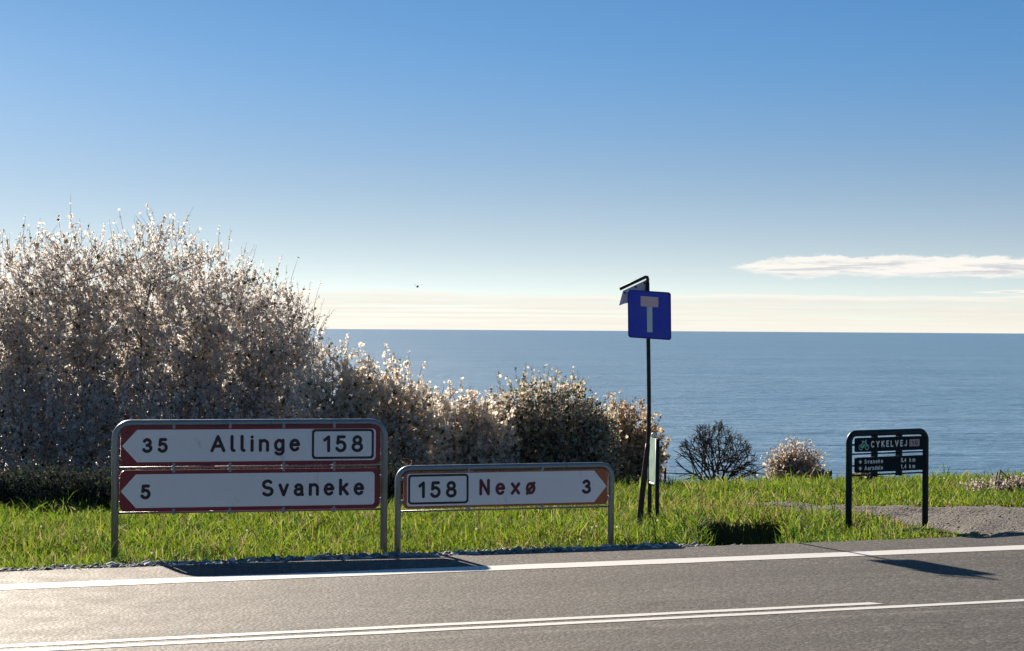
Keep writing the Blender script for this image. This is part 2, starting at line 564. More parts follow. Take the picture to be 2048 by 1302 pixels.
gg.put(vc.inputs['Vector'], wrp.outputs[0])
vc.inputs['Scale'].default_value = 0.42
crack = gg.m('MULTIPLY', gg.smooth(vc.outputs['Distance'], 0.012, 0.003), gg.smooth(gg.noise(co, 0.5, 3), 0.50, 0.60))
base = gg.mix(gg.m('MULTIPLY', crack, 0.75), base, (0.022, 0.020, 0.019))
gg.put(b.inputs['Base Color'], base)
gg.put(b.inputs['Roughness'], gg.smooth(n_mid, 0.2, 0.8, 0.62, 0.76))
b.inputs['Specular IOR Level'].default_value = 0.16
hh = gg.m('ADD', gg.m('MULTIPLY', vor.outputs['Distance'], -1.0), gg.m('MULTIPLY', grain, 0.5))
gg.put(b.inputs['Normal'], gg.bump(hh, 0.55, 0.006))
M_ASPHALT = m

m, gg, b = mat("road_paint")
co = objco(gg)
w1 = gg.noise(co, 34.0, 4, 0.7)
w2 = gg.noise(gg.mapping(co, scale=(0.5, 2, 1)), 2.0, 4, 0.6)
wear = gg.smooth(gg.m('ADD', gg.m('MULTIPLY', w1, 0.6), gg.m('MULTIPLY', w2, 0.4)), 0.56, 0.68, 0, 0.75)
gg.put(b.inputs['Base Color'], gg.mix(wear, (0.74, 0.73, 0.69), (0.16, 0.15, 0.14)))
b.inputs['Roughness'].default_value = 0.6
gg.put(b.inputs['Normal'], gg.bump(w1, 0.3, 0.003))
M_PAINT = m

m, gg, b = mat("soil_and_turf")
co = objco(gg)
n1 = gg.noise(co, 1.3, 5, 0.6)
n2 = gg.noise(co, 24.0, 4, 0.6)
c = gg.mix(n1, (0.045, 0.060, 0.018), (0.085, 0.080, 0.030))
c = gg.mix(gg.smooth(n2, 0.5, 0.75, 0, 0.6), c, (0.060, 0.045, 0.030))
gg.put(b.inputs['Base Color'], c)
b.inputs['Roughness'].default_value = 0.95
b.inputs['Specular IOR Level'].default_value = 0.1
gg.put(b.inputs['Normal'], gg.bump(n2, 0.6, 0.03))
M_SOIL = m

m, gg, b = mat("gravel_path")
co = objco(gg)
n1 = gg.noise(co, 1.8, 5, 0.65)
vor = gg.new('ShaderNodeTexVoronoi', feature='F1')
gg.put(vor.inputs['Vector'], co)
vor.inputs['Scale'].default_value = 38.0
sepc = gg.new('ShaderNodeSeparateColor')
gg.put(sepc.inputs[0], vor.outputs['Color'])
c = gg.mix(n1, (0.112, 0.100, 0.089), (0.185, 0.168, 0.150))
c = gg.mix(gg.smooth(sepc.outputs[0], 0.6, 1.0, 0, 0.6), c, (0.30, 0.27, 0.24))
c = gg.mix(gg.smooth(sepc.outputs[1], 0.6, 1.0, 0, 0.7), c, (0.07, 0.06, 0.055))
gg.put(b.inputs['Base Color'], c)
b.inputs['Roughness'].default_value = 0.9
b.inputs['Specular IOR Level'].default_value = 0.25
gg.put(b.inputs['Normal'], gg.bump(gg.m('ADD', gg.m('MULTIPLY', vor.outputs['Distance'], -1.0), n1), 0.7, 0.02))
M_PATH = m

m, gg, b = mat("sea_water")
co = objco(gg)
sw = gg.noise(gg.mapping(co, scale=(0.02, 0.045, 1), rot=(0, 0, 0.25)), 1.0, 5, 0.6)
wv = gg.noise(gg.mapping(co, scale=(0.22, 0.26, 1), rot=(0, 0, 0.3)), 1.0, 6, 0.66, 0.3)
rip = gg.noise(gg.mapping(co, scale=(0.45, 0.5, 1), rot=(0, 0, -0.2)), 1.0, 4, 0.6)
patch = gg.noise(gg.mapping(co, scale=(0.0012, 0.005, 1)), 1.0, 4, 0.55)
c = gg.mix(gg.smooth(patch, 0.3, 0.7), (0.155, 0.300, 0.430), (0.195, 0.345, 0.470))
swell = gg.noise(gg.mapping(co, scale=(0.022, 0.030, 1), rot=(0, 0, 0.3)), 1.0, 5, 0.65)
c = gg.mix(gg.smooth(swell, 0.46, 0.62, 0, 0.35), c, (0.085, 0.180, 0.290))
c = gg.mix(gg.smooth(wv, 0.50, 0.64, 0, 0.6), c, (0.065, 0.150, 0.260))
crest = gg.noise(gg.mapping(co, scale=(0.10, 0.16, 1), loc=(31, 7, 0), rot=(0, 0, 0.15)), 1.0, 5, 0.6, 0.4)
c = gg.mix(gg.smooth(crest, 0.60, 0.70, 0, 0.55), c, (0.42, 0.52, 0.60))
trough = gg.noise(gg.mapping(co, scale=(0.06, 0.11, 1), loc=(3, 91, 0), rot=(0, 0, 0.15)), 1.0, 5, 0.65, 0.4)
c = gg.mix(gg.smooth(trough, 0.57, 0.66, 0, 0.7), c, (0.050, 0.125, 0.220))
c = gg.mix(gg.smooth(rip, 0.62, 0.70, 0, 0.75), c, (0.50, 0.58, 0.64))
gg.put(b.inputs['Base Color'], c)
b.inputs['Roughness'].default_value = 0.34
b.inputs['IOR'].default_value = 1.33
b.inputs['Specular IOR Level'].default_value = 0.4
hh = gg.m('ADD', gg.m('MULTIPLY', sw, 3.0), gg.m('ADD', wv, gg.m('MULTIPLY', rip, 0.25)))
gg.put(b.inputs['Normal'], gg.bump(hh, 0.8, 1.2))
M_SEA = m

# ------------------------------------------------------------------ ground
def ditch_c(v):                        # a short drain cut running off obliquely from the road edge
    return 8.93 + 0.50 * (v - 16.0)




def sst(x, a, b):
    t = np.clip((x - a) / (b - a), 0, 1)
    return t * t * (3 - 2 * t)


def vnoise(x, y, s, seed=0.0):
    return (np.sin(x * s + 1.3 * seed) * np.cos(y * s * 1.17 - seed) + np.sin(x * s * 2.3 - y * s * 1.9 + seed * 2.1) * 0.5) / 1.5


def ground_z(u, v):
    u = np.asarray(u, float)
    v = np.asarray(v, float)
    z = np.interp(v, [-80, 8, 15.9, 15.98, 17.2, 20, 25, 43, 60, 75, 90], [-0.06, -0.06, -0.06, -0.035, -0.15, -0.17, -0.28, -1.68, -6.5, -13.5, -17])
    z = z + vnoise(u, v, 1.7, 2.0) * 0.02 * sst(v, 16.2, 17.5) * (1 + 6 * sst(v, 44, 60))
    vb = 19.2 + 0.22 * np.sin(u * 5.1) + 0.12 * np.sin(u * 11.7 + 1)
    z = z + 0.035 * np.exp(-((v - 16.22) / 0.16) ** 2) * sst(u, 2.6, 3.2) * sst(u, 8.7, 8.3) * (0.75 + 0.25 * np.sin(u * 4.1) * np.sin(u * 1.7))
    ditch = sst(np.abs(u - ditch_c(v)) + 0.10 * np.sin(v * 4.3) - 0.10 * sst(v, 17.5, 19), 0.52, 0.24) * sst(v, 16.0, 16.4) * sst(v, vb + 0.2, vb - 0.06)
    return z - 0.72 * ditch


def in_ditch(u, v):
    vb = 19.2 + 0.22 * np.sin(u * 5.1) + 0.12 * np.sin(u * 11.7 + 1)
    return (np.abs(u - ditch_c(v)) + 0.10 * np.sin(v * 4.3) - 0.10 * sst(v, 17.5, 19) < 0.36) & (v < vb + 0.02)


vv = np.concatenate([np.array([-80, -40, -10, 4, 8, 12, 15.0, 15.9]), np.arange(15.98, 26, 0.12), np.arange(26, 46, 1.0), np.arange(46, 92, 3.0)])
uu = np.concatenate([np.arange(-160, -12, 8), np.arange(-12, 8.1, 0.4), np.arange(8.1, 11.8, 0.1), np.arange(11.8, 26, 0.4), np.arange(26, 170, 8)])
U, Vv = np.meshgrid(uu, vv)
X, Y = uv2xy(U, Vv)
Z = ground_z(U, Vv)
nv, nu = U.shape
verts = np.stack([X, Y, Z], -1).reshape(-1, 3)
ii = np.arange(nv * nu).reshape(nv, nu)
quads = np.stack([ii[:-1, :-1], ii[:-1, 1:], ii[1:, 1:], ii[1:, :-1]], -1).reshape(-1, 4)
ground = link("ground", fast_mesh("ground", verts, [quads]), M_SOIL, smooth=True)
tag(ground, kind='structure')

# sea, far below the land's edge
ys = np.array([30, 60, 120, 250, 500, 1000, 2000, 4000, 8000, 16000, 32000, 60000.])
xs = np.array([-1, -.5, -.25, 0, .25, .5, 1.0])
sv = np.array([(k * (y + 200) * 1.0, y, -15.0) for y in ys for k in xs])
ii = np.arange(len(sv)).reshape(len(ys), len(xs))
quads = np.stack([ii[:-1, :-1], ii[:-1, 1:], ii[1:, 1:], ii[1:, :-1]], -1).reshape(-1, 4)
sea = link("sea", fast_mesh("sea", sv, [quads]), M_SEA)
tag(sea, kind='structure')

# ------------------------------------------------------------------ road
road = bpy.data.objects.new("road", None)


def strip_uv(name, u0, u1, v0, v1, z, m, parent=None, du=0.25, jit=0.0, skirt=0.0, slant=0.0):
    n = int((u1 - u0) / du) + 1
    us = np.linspace(u0, u1, n)
    j0 = jit * (np.sin(us * 7.1) + np.sin(us * 17.3 + 1) * 0.6 + rng.normal(0, 0.5, n))
    j1 = jit * (np.sin(us * 5.7 + 2) + np.sin(us * 13.9) * 0.6 + rng.normal(0, 0.5, n))
    V = []
    for k in range(n):
        V.append((us[k], v0 + j0[k], z))
    for k in range(n):
        V.append((us[k] + slant, v1 + j1[k], z))
    F = [(k, k + 1, n + k + 1, n + k) for k in range(n - 1)]
    if skirt:
        for k in range(n):
            V.append((us[k], v1 + j1[k] + skirt * 0.6, z - skirt))
        F += [(n + k, n + k + 1, 2 * n + k + 1, 2 * n + k) for k in range(n - 1)]
    o = obj(name, V, F, m, parent)
    return o


road = strip_uv("road", -120, 140, 8.2, 15.97, 0.0, M_ASPHALT, du=0.12, jit=0.013, skirt=0.05)
road.rotation_euler = (0, 0, ROAD_A)
tag(road, kind='structure')
strip_uv("edge_line", -120, 140, 14.86, 15.16, 0.003, M_PAINT, road, jit=0.004)
strip_uv("centre_line", -120, 140, 11.99, 12.09, 0.003, M_PAINT, road, jit=0.003)
strip_uv("centre_line", 1.1, 7.76, 12.19, 12.29, 0.003, M_PAINT, road, jit=0.003, slant=-0.04)
strip_uv("edge_line", -120, 140, 9.0, 9.3, 0.003, M_PAINT, road, jit=0.004)

# ------------------------------------------------------------------ gravel path
up = np.array([(2.35, 24.80), (2.65, 24.75), (3.25, 24.58), (3.77, 24.34), (4.58, 24.2), (5.63, 24.02), (8.0, 23.7), (14.0, 23.2)])
lo = np.array([(2.35, 24.72), (2.6, 24.42), (2.93, 23.82), (3.36, 23.07), (3.77, 22.37), (4.0, 21.7), (4.18, 21.06), (4.24, 20.45), (4.25, 19.6), (4.3, 19.0)])
path_poly = np.vstack([lo, [(5.2, 19.35), (7.5, 20.3), (10.0, 21.35), (14.0, 23.0)], up[::-1]])


def resample(p, n):
    d = np.concatenate([[0], np.cumsum(np.linalg.norm(np.diff(p, axis=0), axis=1))])
    t = np.linspace(0, d[-1], n)
    return np.stack([np.interp(t, d, p[:, 0]), np.interp(t, d, p[:, 1])], -1)


def inside(px, py, poly):
    r = np.zeros(px.shape, bool)
    n = len(poly)
    for i in range(n):
        x1, y1 = poly[i]
        x2, y2 = poly[(i + 1) % n]
        c = ((y1 > py) != (y2 > py)) & (px < (x2 - x1) * (py - y1) / (y2 - y1 + 1e-12) + x1)
        r ^= c
    return r


def path_lift(u, v):
    x_, y_ = uv2xy(u, v)
    return 0.040 + 0.08 * sst(v, 18.2, 16.0) * sst(x_, 4.3, 5.6)       # the drive climbs to the road edge


lo2 = resample(np.vstack([lo, [(5.2, 19.35), (7.5, 20.3), (10.0, 21.35), (14.0, 23.0)]]), 90)
up2 = resample(up, 90)
rows = [lo2 * (1 - t) + up2 * t for t in np.linspace(0, 1, 26)]
P = np.stack(rows)
P += (rng.normal(0, 0.012, P.shape))
pu, pv = xy2uv(P[..., 0], P[..., 1])
pz = ground_z(pu, pv) + path_lift(pu, pv) + rng.normal(0, 0.006, pu.shape) + vnoise(pu, pv, 6.0, 1.0) * 0.016 - 0.03 * np.exp(-((np.linspace(0, 1, 26)[:, None] - 0.33) / 0.07) ** 2) - 0.03 * np.exp(-((np.linspace(0, 1, 26)[:, None] - 0.68) / 0.07) ** 2)
tr_ = np.linspace(0, 1, 26)[:, None]
tc_ = np.linspace(0, 1, 90)[None, :]
pz = pz - 0.075 * (1 - sst(tr_, 0.0, 0.10)) * (1 - sst(tc_, 0.62, 0.70)) - 0.06 * (1 - sst(1 - tr_, 0.0, 0.06))   # its rims sink into the turf
pz = np.minimum(pz, -0.005)
verts = np.dstack([P[..., 0], P[..., 1], pz]).reshape(-1, 3)
ii = np.arange(26 * 90).reshape(26, 90)
quads = np.stack([ii[:-1, :-1], ii[:-1, 1:], ii[1:, 1:], ii[1:, :-1]], -1).reshape(-1, 4)
path = link("path", fast_mesh("path", verts, [quads]), M_PATH, smooth=True)
tag(path, kind='structure')


# ------------------------------------------------------------------ sign building blocks
def frame_path(w, zb, zt, r):
    p = [(0, 0, zb), (0, 0, zt - r)]
    p += [(r - r * math.cos(R(a)), 0, zt - r + r * math.sin(R(a))) for a in range(10, 91, 10)]
    p += [(w / 2, 0, zt)]
    p += [(w - r + r * math.sin(R(a)), 0, zt - r + r * math.cos(R(a))) for a in range(0, 91, 10)]
    p += [(w, 0, zb)]
    return p


def clamp_data(x, z, h, w=0.022, y0=-0.036, y1=0.036):
    return box_data(x - w / 2, x + w / 2, y0, y1, z - h / 2, z + h / 2)


def arrow_left(x0, x1, z0, z1, tip, r=0.03):
    zc = (z0 + z1) / 2
    p = [(x0, zc), (x0 + tip, z0)]
    for cx, cz, a0 in ((x1 - r, z0 + r, -90), (x1 - r, z1 - r, 0)):
        for k in range(6):
            a = R(a0 + 90 * k / 5)
            p.append((cx + r * math.cos(a), cz + r * math.sin(a)))
    p += [(x0 + tip, z1)]
    return p


# ---- large two-panel direction sign -------------------------------
A0 = (-3.217, 17.80)
ANG = R(15.6)
W = 2.233
s1 = empty("direction_sign", (A0[0], A0[1], -0.15), ANG)
tag(s1, "large grey-framed sign with two red-bordered white panels reading Allinge and Svaneke", "road sign")
Z0 = 0.15                                    # local z of road level


def Zs(z):
    return z + Z0


tube("frame", frame_path(W, -0.35, Zs(0.985), 0.125), 0.030, M_GALV, s1, 16)
for zr in (0.623, 0.256):
    tube("rail", [(0.02, 0.006, Zs(zr)), (W - 0.02, 0.006, Zs(zr))], 0.009, M_GALV, s1, 8)
for zr, hh_ in ((0.967, 0.05), (0.623, 0.075), (0.262, 0.05)):
    for xk in (0.47, 0.93, 1.375, 1.80):
        v, f = clamp_data(xk, Zs(zr), hh_)
        obj("clamp", v, f, M_GALV, s1)
for zr in (0.90, 0.71, 0.53, 0.34):
    for xk in (0.035, W - 0.035):
        v, f = box_data(xk - 0.02, xk + 0.02, -0.02, 0.02, Zs(zr) - 0.012, Zs(zr) + 0.012)
        obj("clamp", v, f, M_GALV, s1)


def panel(parent, x0, x1, z0, z1, m, r=0.045):
    v, f = slab_data(rrect(x0, x1, z0, z1, r), -0.034, -0.008)
    return obj("panel", v, f, m, parent)


p1 = panel(s1, 0.040, 2.190, Zs(0.641), Zs(0.964), M_RED)
v, f = slab_data(arrow_left(0.050, 2.152, Zs(0.670), Zs(0.934), 0.122), -0.0360, -0.0345)
obj("arrow_face", v, f, M_WHITE, p1)
letters("digit", "35", 0.212, 0.420, Zs(0.745), 0.122, 0.0265, -0.0375, M_TEXTRED, p1)
letters("letter", "Allinge", 0.768, 1.512, Zs(0.746), 0.142, 0.0265, -0.0375, M_TEXTRED, p1)
v, f = ring_data(rrect(1.610, 2.136, Zs(0.682), Zs(0.931), 0.030), rrect(1.629, 2.117, Zs(0.701), Zs(0.912), 0.018), -0.0375)
obj("route_box", v, f, M_BLACK, p1)
letters("digit", "158", 1.705, 2.044, Zs(0.737), 0.142, 0.0265, -0.0375, M_BLACK, p1)

p2 = panel(s1, 0.036, 2.190, Zs(0.268), Zs(0.604), M_RED)
v, f = slab_data(arrow_left(0.042, 2.144, Zs(0.298), Zs(0.572), 0.122), -0.0360, -0.0345)
obj("arrow_face", v, f, M_WHITE, p2)
letters("digit", "5", 0.200, 0.285, Zs(0.367), 0.122, 0.0265, -0.0375, M_TEXTRED, p2)
letters("letter", "Svaneke", 1.192, 2.056, Zs(0.376), 0.142, 0.0265, -0.0375, M_TEXTRED, p2)

# ---- smaller single-panel direction sign ---------------------------
s2 = empty("direction_sign", (-0.954, 18.50, -0.13), R(20.9))
tag(s2, "low sign with one rust-faded border panel reading 158 Nexø 3, pointing right", "road sign")
W2 = 1.96
Z0 = 0.13
tube("frame", frame_path(W2, -0.35, Zs(0.588), 0.105), 0.027, M_GALV, s2, 16)
tube("rail", [(0.02, 0.006, Zs(0.226)), (W2 - 0.02, 0.006, Zs(0.226))], 0.008, M_GALV, s2, 8)
for zr, hh_ in ((0.563, 0.04), (0.238, 0.045)):
    for xk in (0.625, 1.30):
        v, f = clamp_data(xk, Zs(zr), hh_)
        obj("clamp", v, f, M_GALV, s2)
for zr in (0.50, 0.31):
    for xk in (0.032, W2 - 0.032):
        v, f = box_data(xk - 0.016, xk + 0.016, -0.02, 0.02, Zs(zr) - 0.012, Zs(zr) + 0.012)
        obj("clamp", v, f, M_GALV, s2)
p3 = panel(s2, 0.042, 1.914, Zs(0.250), Zs(0.558), M_RUSTRED)
tip = [(1.902 - (x - 0.068), z) for x, z in arrow_left(0.068, 1.902, Zs(0.270), Zs(0.545), 0.118, 0.02)][::-1]
v, f = slab_data(tip, -0.0360, -0.0345)
obj("arrow_face", v, f, M_WHITE, p3)
v, f = ring_data(rrect(0.078, 0.620, Zs(0.285), Zs(0.538), 0.030), rrect(0.096, 0.602, Zs(0.303), Zs(0.520), 0.018), -0.0375)
obj("route_box", v, f, M_BLACK, p3)
letters("digit", "158", 0.168, 0.513, Zs(0.337), 0.142, 0.0265, -0.0375, M_BLACK, p3)
letters("letter", "Nexø", 0.718, 1.234, Zs(0.349), 0.142, 0.0265, -0.0375, M_TEXTFADED, p3)
letters("digit", "3", 1.668, 1.756, Zs(0.343), 0.126, 0.0265, -0.0375, M_TEXTRED, p3)

# ---- cycle-path sign ------------------------------------------------
s3 = empty("cycle_sign", (3.193, 20.70, -0.15), R(35.7))
tag(s3, "dark framed cycle path sign reading Cykelvej above a small distance panel", "road sign")
W3 = 1.03
Z0 = 0.15
tube("frame", frame_path(W3, -0.35, Zs(0.808), 0.085), 0.030, M_DARKTUBE, s3, 16)
for zr in (0.610, 0.408):
    tube("rail", [(0.02, 0.006, Zs(zr)), (W3 - 0.02, 0.006, Zs(zr))], 0.0075, M_DARKTUBE, s3, 8)
for zr, hh_ in ((0.778, 0.036), (0.608, 0.07), (0.415, 0.05)):
    for xk in (0.335, 0.665):
        v, f = clamp_data(xk, Zs(zr), hh_, 0.020)
        obj("clamp", v, f, M_DARKTUBE, s3)
for zr in (0.70, 0.50):
    for xk in (0.045, W3 - 0.045):
        v, f = box_data(xk - 0.022, xk + 0.022, -0.012, 0.012, Zs(zr) - 0.008, Zs(zr) + 0.008)
        obj("clamp", v, f, M_DARKTUBE, s3)
p4 = panel(s3, 0.062, W3 - 0.062, Zs(0.632), Zs(0.765), M_NAVY, 0.012)
p5 = panel(s3, 0.062, W3 - 0.062, Zs(0.436), Zs(0.580), M_NAVY, 0.012)
# bicycle symbol
bz, bs = Zs(0.676), 0.032
V, F = [], []
wheel_l, wheel_r = (0.118, bz), (0.200, bz)
bb = (0.155, bz)
seat, head = (0.142, bz + 0.050), (0.184, bz + 0.052)
for k, st in enumerate(([*arc(wheel_l[0], wheel_l[1], .023, .023, 0, 360)], [*arc(wheel_r[0], wheel_r[1], .023, .023, 0, 360)],
                        [wheel_l, seat], [wheel_l, bb], [bb, seat], [bb, head], [seat, head], [head, wheel_r],
                        [(0.130, bz + 0.058), (0.152, bz + 0.058)], [head, (0.180, bz + 0.064), (0.194, bz + 0.066)])):
    ribbon(st, 0.0085, -0.0360 - k * 0.00015, V, F)
obj("bicycle_symbol", V, F, M_GREENICON, p4)
letters("letter", "CYKELVEJ", 0.252, 0.738, Zs(0.670), 0.064, 0.0135, -0.0360, M_PALETEXT, p4)
v, f = slab_data(rrect(0.770, 0.908, Zs(0.668), Zs(0.736), 0.008), -0.0365, -0.0345)
obj("route_box", v, f, M_PINKBOX, p4)
letters("digit", "10", 0.805, 0.880, Zs(0.680), 0.044, 0.009, -0.0380, M_BLACK, p4)
for zz, nm, dist in ((0.518, "Svaneke", "5,4"), (0.456, "Aarsdale", "1,4")):
    letters("letter", nm, 0.168, 0.415, Zs(zz), 0.042, 0.0090, -0.0360, M_PALETEXT, p5)
    letters("digit", dist, 0.655, 0.730, Zs(zz), 0.042, 0.0090, -0.0360, M_PALETEXT, p5)
    letters("letter", "km", 0.770, 0.850, Zs(zz), 0.042, 0.0090, -0.0360, M_PALETEXT, p5)
    c0 = (0.112, Zs(zz + 0.020))
    v, f = slab_data([(c0[0] - .020, c0[1]), (c0[0], c0[1] - .020), (c0[0] + .024, c0[1]), (c0[0], c0[1] + .020)], -0.0365, -0.0345)
    obj("direction_mark", v, f, M_PALETEXT, p5)

# ---- dead-end sign on its bent pole ---------------------------------
s4 = empty("dead_end_sign", (1.229, 20.90, -0.16), 0.0)
tag(s4, "square blue dead-end sign with pale T symbol on a tall bent dark pole", "road sign")


def bent(t):
    return Vector(t)


Lx = 1.229
pole_pts = [(1.215 - Lx, 0, -0.3), (1.229 - Lx, 0, 0.10), (1.252 - Lx, 0, 0.36), (1.278 - Lx, 0, 0.60), (1.300 - Lx, 0, 0.80), (1.312 - Lx, 0, 0.98),
            (1.313 - Lx, 0, 1.20), (1.308 - Lx, 0, 1.50), (1.301 - Lx, 0, 1.85), (1.294 - Lx, 0, 2.20), (1.290 - Lx, 0, 2.385)]
tube("pole", pole_pts, 0.0195, M_RUSTPOLE, s4, 14)
tube("pole_sleeve", [(1.219 - Lx, 0.004, -0.25), (1.229 - Lx, 0.004, 0.10), (1.252 - Lx, 0.004, 0.36), (1.278 - Lx, 0.004, 0.60), (1.298 - Lx, 0.003, 0.78), (1.304 - Lx, 0.003, 0.85)],
     [0.029, 0.029, 0.028, 0.027, 0.025, 0.022], M_RUSTPOLE, s4, 14)
tube("bent_arm", [(1.292 - Lx, 0, 2.36), (1.292 - Lx, 0, 2.42), (1.287 - Lx, 0, 2.440), (1.272 - Lx, -0.004, 2.440), (1.20 - Lx, -0.01, 2.406), (1.025 - Lx, -0.02, 2.322)], 0.0155, M_RUSTPOLE, s4, 12)
# white plate hanging under the arm, behind the blue one
bp = [(1.058, 2.147), (1.26, 2.243), (1.29, 2.262), (1.292, 2.02), (1.20, 2.02), (1.128, 2.035), (1.075, 2.025), (1.020, 2.004)]
bp = [(x - Lx, z + 0.16) for x, z in bp][::-1]
v, f = slab_data(bp, 0.022, 0.026)
wp = obj("white_plate", v, f, M_OFFWHITE, s4)
for x, z in ((1.075, 2.128), (1.180, 2.185), (1.262, 2.222)):
    v, f = slab_data([(x - Lx + 0.010 * math.cos(R(a)), z + 0.16 + 0.010 * math.sin(R(a))) for a in range(0, 360, 45)], 0.018, 0.0215)
    obj("rivet", v, f, M_BLACK, wp)
# blue plate, tilted a little clockwise
tilt = R(-3.4)
pc = (1.309 - Lx, 1.918 + 0.16)


def tp(poly):
    # knocked out of square: the top and bottom edges slope, the sides stay nearly upright
    return [(pc[0] + x - z * 0.016, pc[1] + x * math.tan(tilt) + z) for x, z in poly]


bw, bh = 0.206, 0.228
v, f = slab_data(tp(rrect(-bw, bw, -bh, bh, 0.026)), -0.040, -0.022)
bpn = obj("plate", v, f, M_BLUE, s4)
v, f = ring_data(tp(rrect(-bw + .003, bw - .003, -bh + .003, bh - .003, 0.024)), tp(rrect(-bw + 0.013, bw - 0.013, -bh + 0.013, bh - 0.013, 0.018)), -0.0412)
obj("border", v, f, m_plain("sign_blue_edge", (0.006, 0.014, 0.22), 0.4), bpn)
v, f = slab_data(tp([(-0.083, 0.078), (0.085, 0.078), (0.085, 0.174), (-0.083, 0.174)]), -0.0425, -0.0402)
obj("symbol_bar", v, f, M_FADEDRED, bpn)
v, f = slab_data(tp([(-0.024, -0.165), (0.027, -0.165), (0.027, 0.077), (-0.024, 0.077)]), -0.0425, -0.0402)
obj("symbol_stem", v, f, M_PALECYAN, bpn)
for z in (0.12, -0.12):
    v, f = box_data(pc[0] - 0.035, pc[0] + 0.02, -0.0215, 0.021, pc[1] + z - 0.016, pc[1] + z + 0.016)
    obj("clamp", v, f, M_GALV, s4)

# ---- narrow board on two posts, seen almost edge-on ------------------
PB = (1.442, 21.60)
PF = (1.402, 22.12)
s5 = empty("notice_board", (PB[0], PB[1], -0.16), 0)
tag(s5, "narrow pale mint board between two dark posts just behind the bent pole", "notice board")
dx, dy = PF[0] - PB[0], PF[1] - PB[1]
tube("post", [(0, 0, -0.3), (0, 0, 0.86)], 0.021, M_DARKTUBE, s5, 12)
tube("post", [(dx, dy, -0.3), (dx, dy, 0.84)], 0.021, M_DARKTUBE, s5, 12)
L = math.hypot(dx, dy)
ux, uy = dx / L, dy / L
nx, ny = uy, -ux


def board_pt(s, n, z):
    return (ux * s + nx * n, uy * s + ny * n, z)


bv = []
for n in (-0.012, 0.012):
    for s_, z_ in ((0.03, 0.42), (L - 0.03, 0.42), (L - 0.03, 0.86), (0.03, 0.86)):
        bv.append(board_pt(s_, n, z_))
obj("board", bv, [(0, 1, 2, 3), (7, 6, 5, 4), (0, 4, 5, 1), (1, 5, 6, 2), (2, 6, 7, 3), (3, 7, 4, 0)], M_MINT, s5)
tube("crossbar", [board_pt(0.02, 0, 0.40), board_pt(L - 0.02, 0, 0.40)], 0.012, M_CAP, s5, 8)


def ball(name, c, r, m, parent=None, seg=10, rings=7, sc=(1, 1, 1)):
    V, F = [], []
    for i in range(rings + 1):
        t = math.pi * i / rings
        for k in range(seg):
            a = 2 * math.pi * k / seg
            V.append((c[0] + r * sc[0] * math.sin(t) * math.cos(a), c[1] + r * sc[1] * math.sin(t) * math.sin(a), c[2] + r * sc[2] * math.cos(t)))
    for i in range(rings):
        for k in range(seg):
            k2 = (k + 1) % seg
            F.append((i * seg + k, (i + 1) * seg + k, (i + 1) * seg + k2, i * seg + k2))
    return obj(name, V, F, m, parent, True)


ball("cap", board_pt(L * 0.5, 0, 0.885), 0.028, M_CAP, s5)

# ------------------------------------------------------------------ stones
def pebble_mesh(n, cx, cy, cz, size, seed):
    r2 = np.random.default_rng(seed)
    ico = np.array([(0, 0, 1), (.894, 0, .447), (.276, .851, .447), (-.724, .526, .447), (-.724, -.526, .447), (.276, -.851, .447),
                    (.724, .526, -.447), (-.276, .851, -.447), (-.894, 0, -.447), (-.276, -.851, -.447), (.724, -.526, -.447), (0, 0, -1)])
    tri = np.array([(0, 1, 2), (0, 2, 3), (0, 3, 4), (0, 4, 5), (0, 5, 1), (1, 6, 2), (2, 7, 3), (3, 8, 4), (4, 9, 5), (5, 10, 1),
                    (2, 6, 7), (3, 7, 8), (4, 8, 9), (5, 9, 10), (1, 10, 6), (11, 7, 6), (11, 8, 7), (11, 9, 8), (11, 10, 9), (11, 6, 10)])
    V = ico[None] * r2.uniform(0.65, 1.2, (n, 12, 1)) * (size[:, None, None] * r2.uniform(0.6, 1.15, (n, 1, 3)))
    a = r2.uniform(0, 6.28, n)
    c, s = np.cos(a)[:, None], np.sin(a)[:, None]
    V = np.stack([V[..., 0] * c - V[..., 1] * s, V[..., 0] * s + V[..., 1] * c, V[..., 2] * 0.75], -1)
    V += np.stack([cx, cy, cz], -1)[:, None, :]
    F = (tri[None] + (np.arange(n) * 12)[:, None, None]).reshape(-1, 3)
    g_ = np.where(r2.random(n) < 0.15, 0.62, r2.uniform(0.08, 0.38, n))[:, None, None] * np.ones((n, 12, 1))
    colr = g_ * np.array([1.0, 0.98, 0.97])
    return V.reshape(-1, 3), F, colr.reshape(-1, 3)


m, gg, b = mat("verge_gravel")
gg.put(b.inputs['Base Color'], attr(gg, 'tint'))
b.inputs['Roughness'].default_value = 0.8
b.inputs['Specular IOR Level'].default_value = 0.35
M_GRAVEL = m
n = 15000
u_ = rng.uniform(-3.5, 9.6, n)
v_ = 15.99 + np.where(rng.random(n) < 0.5, np.abs(rng.normal(0, 0.30, n)), rng.uniform(0, 1.5, n))
keep = (v_ < np.where((u_ > 3.7) & (u_ < 8.6), 17.5, 16.9))
keep &= rng.random(n) < np.interp(u_, [-3.5, 2.5, 3.0, 8.3, 8.9, 9.6], [0.35, 0.4, 1, 1, 0.3, 0.05])
u_, v_ = u_[keep], v_[keep]
x_, y_ = uv2xy(u_, v_)
sz = rng.lognormal(-4.0, 0.5, len(u_)).clip(0.006, 0.045)
bz_ = ground_z(u_, v_) + 0.006 + 0.02 * rng.random(len(u_))
gv, gf, gc = pebble_mesh(len(u_), x_, y_, bz_, sz, 3)
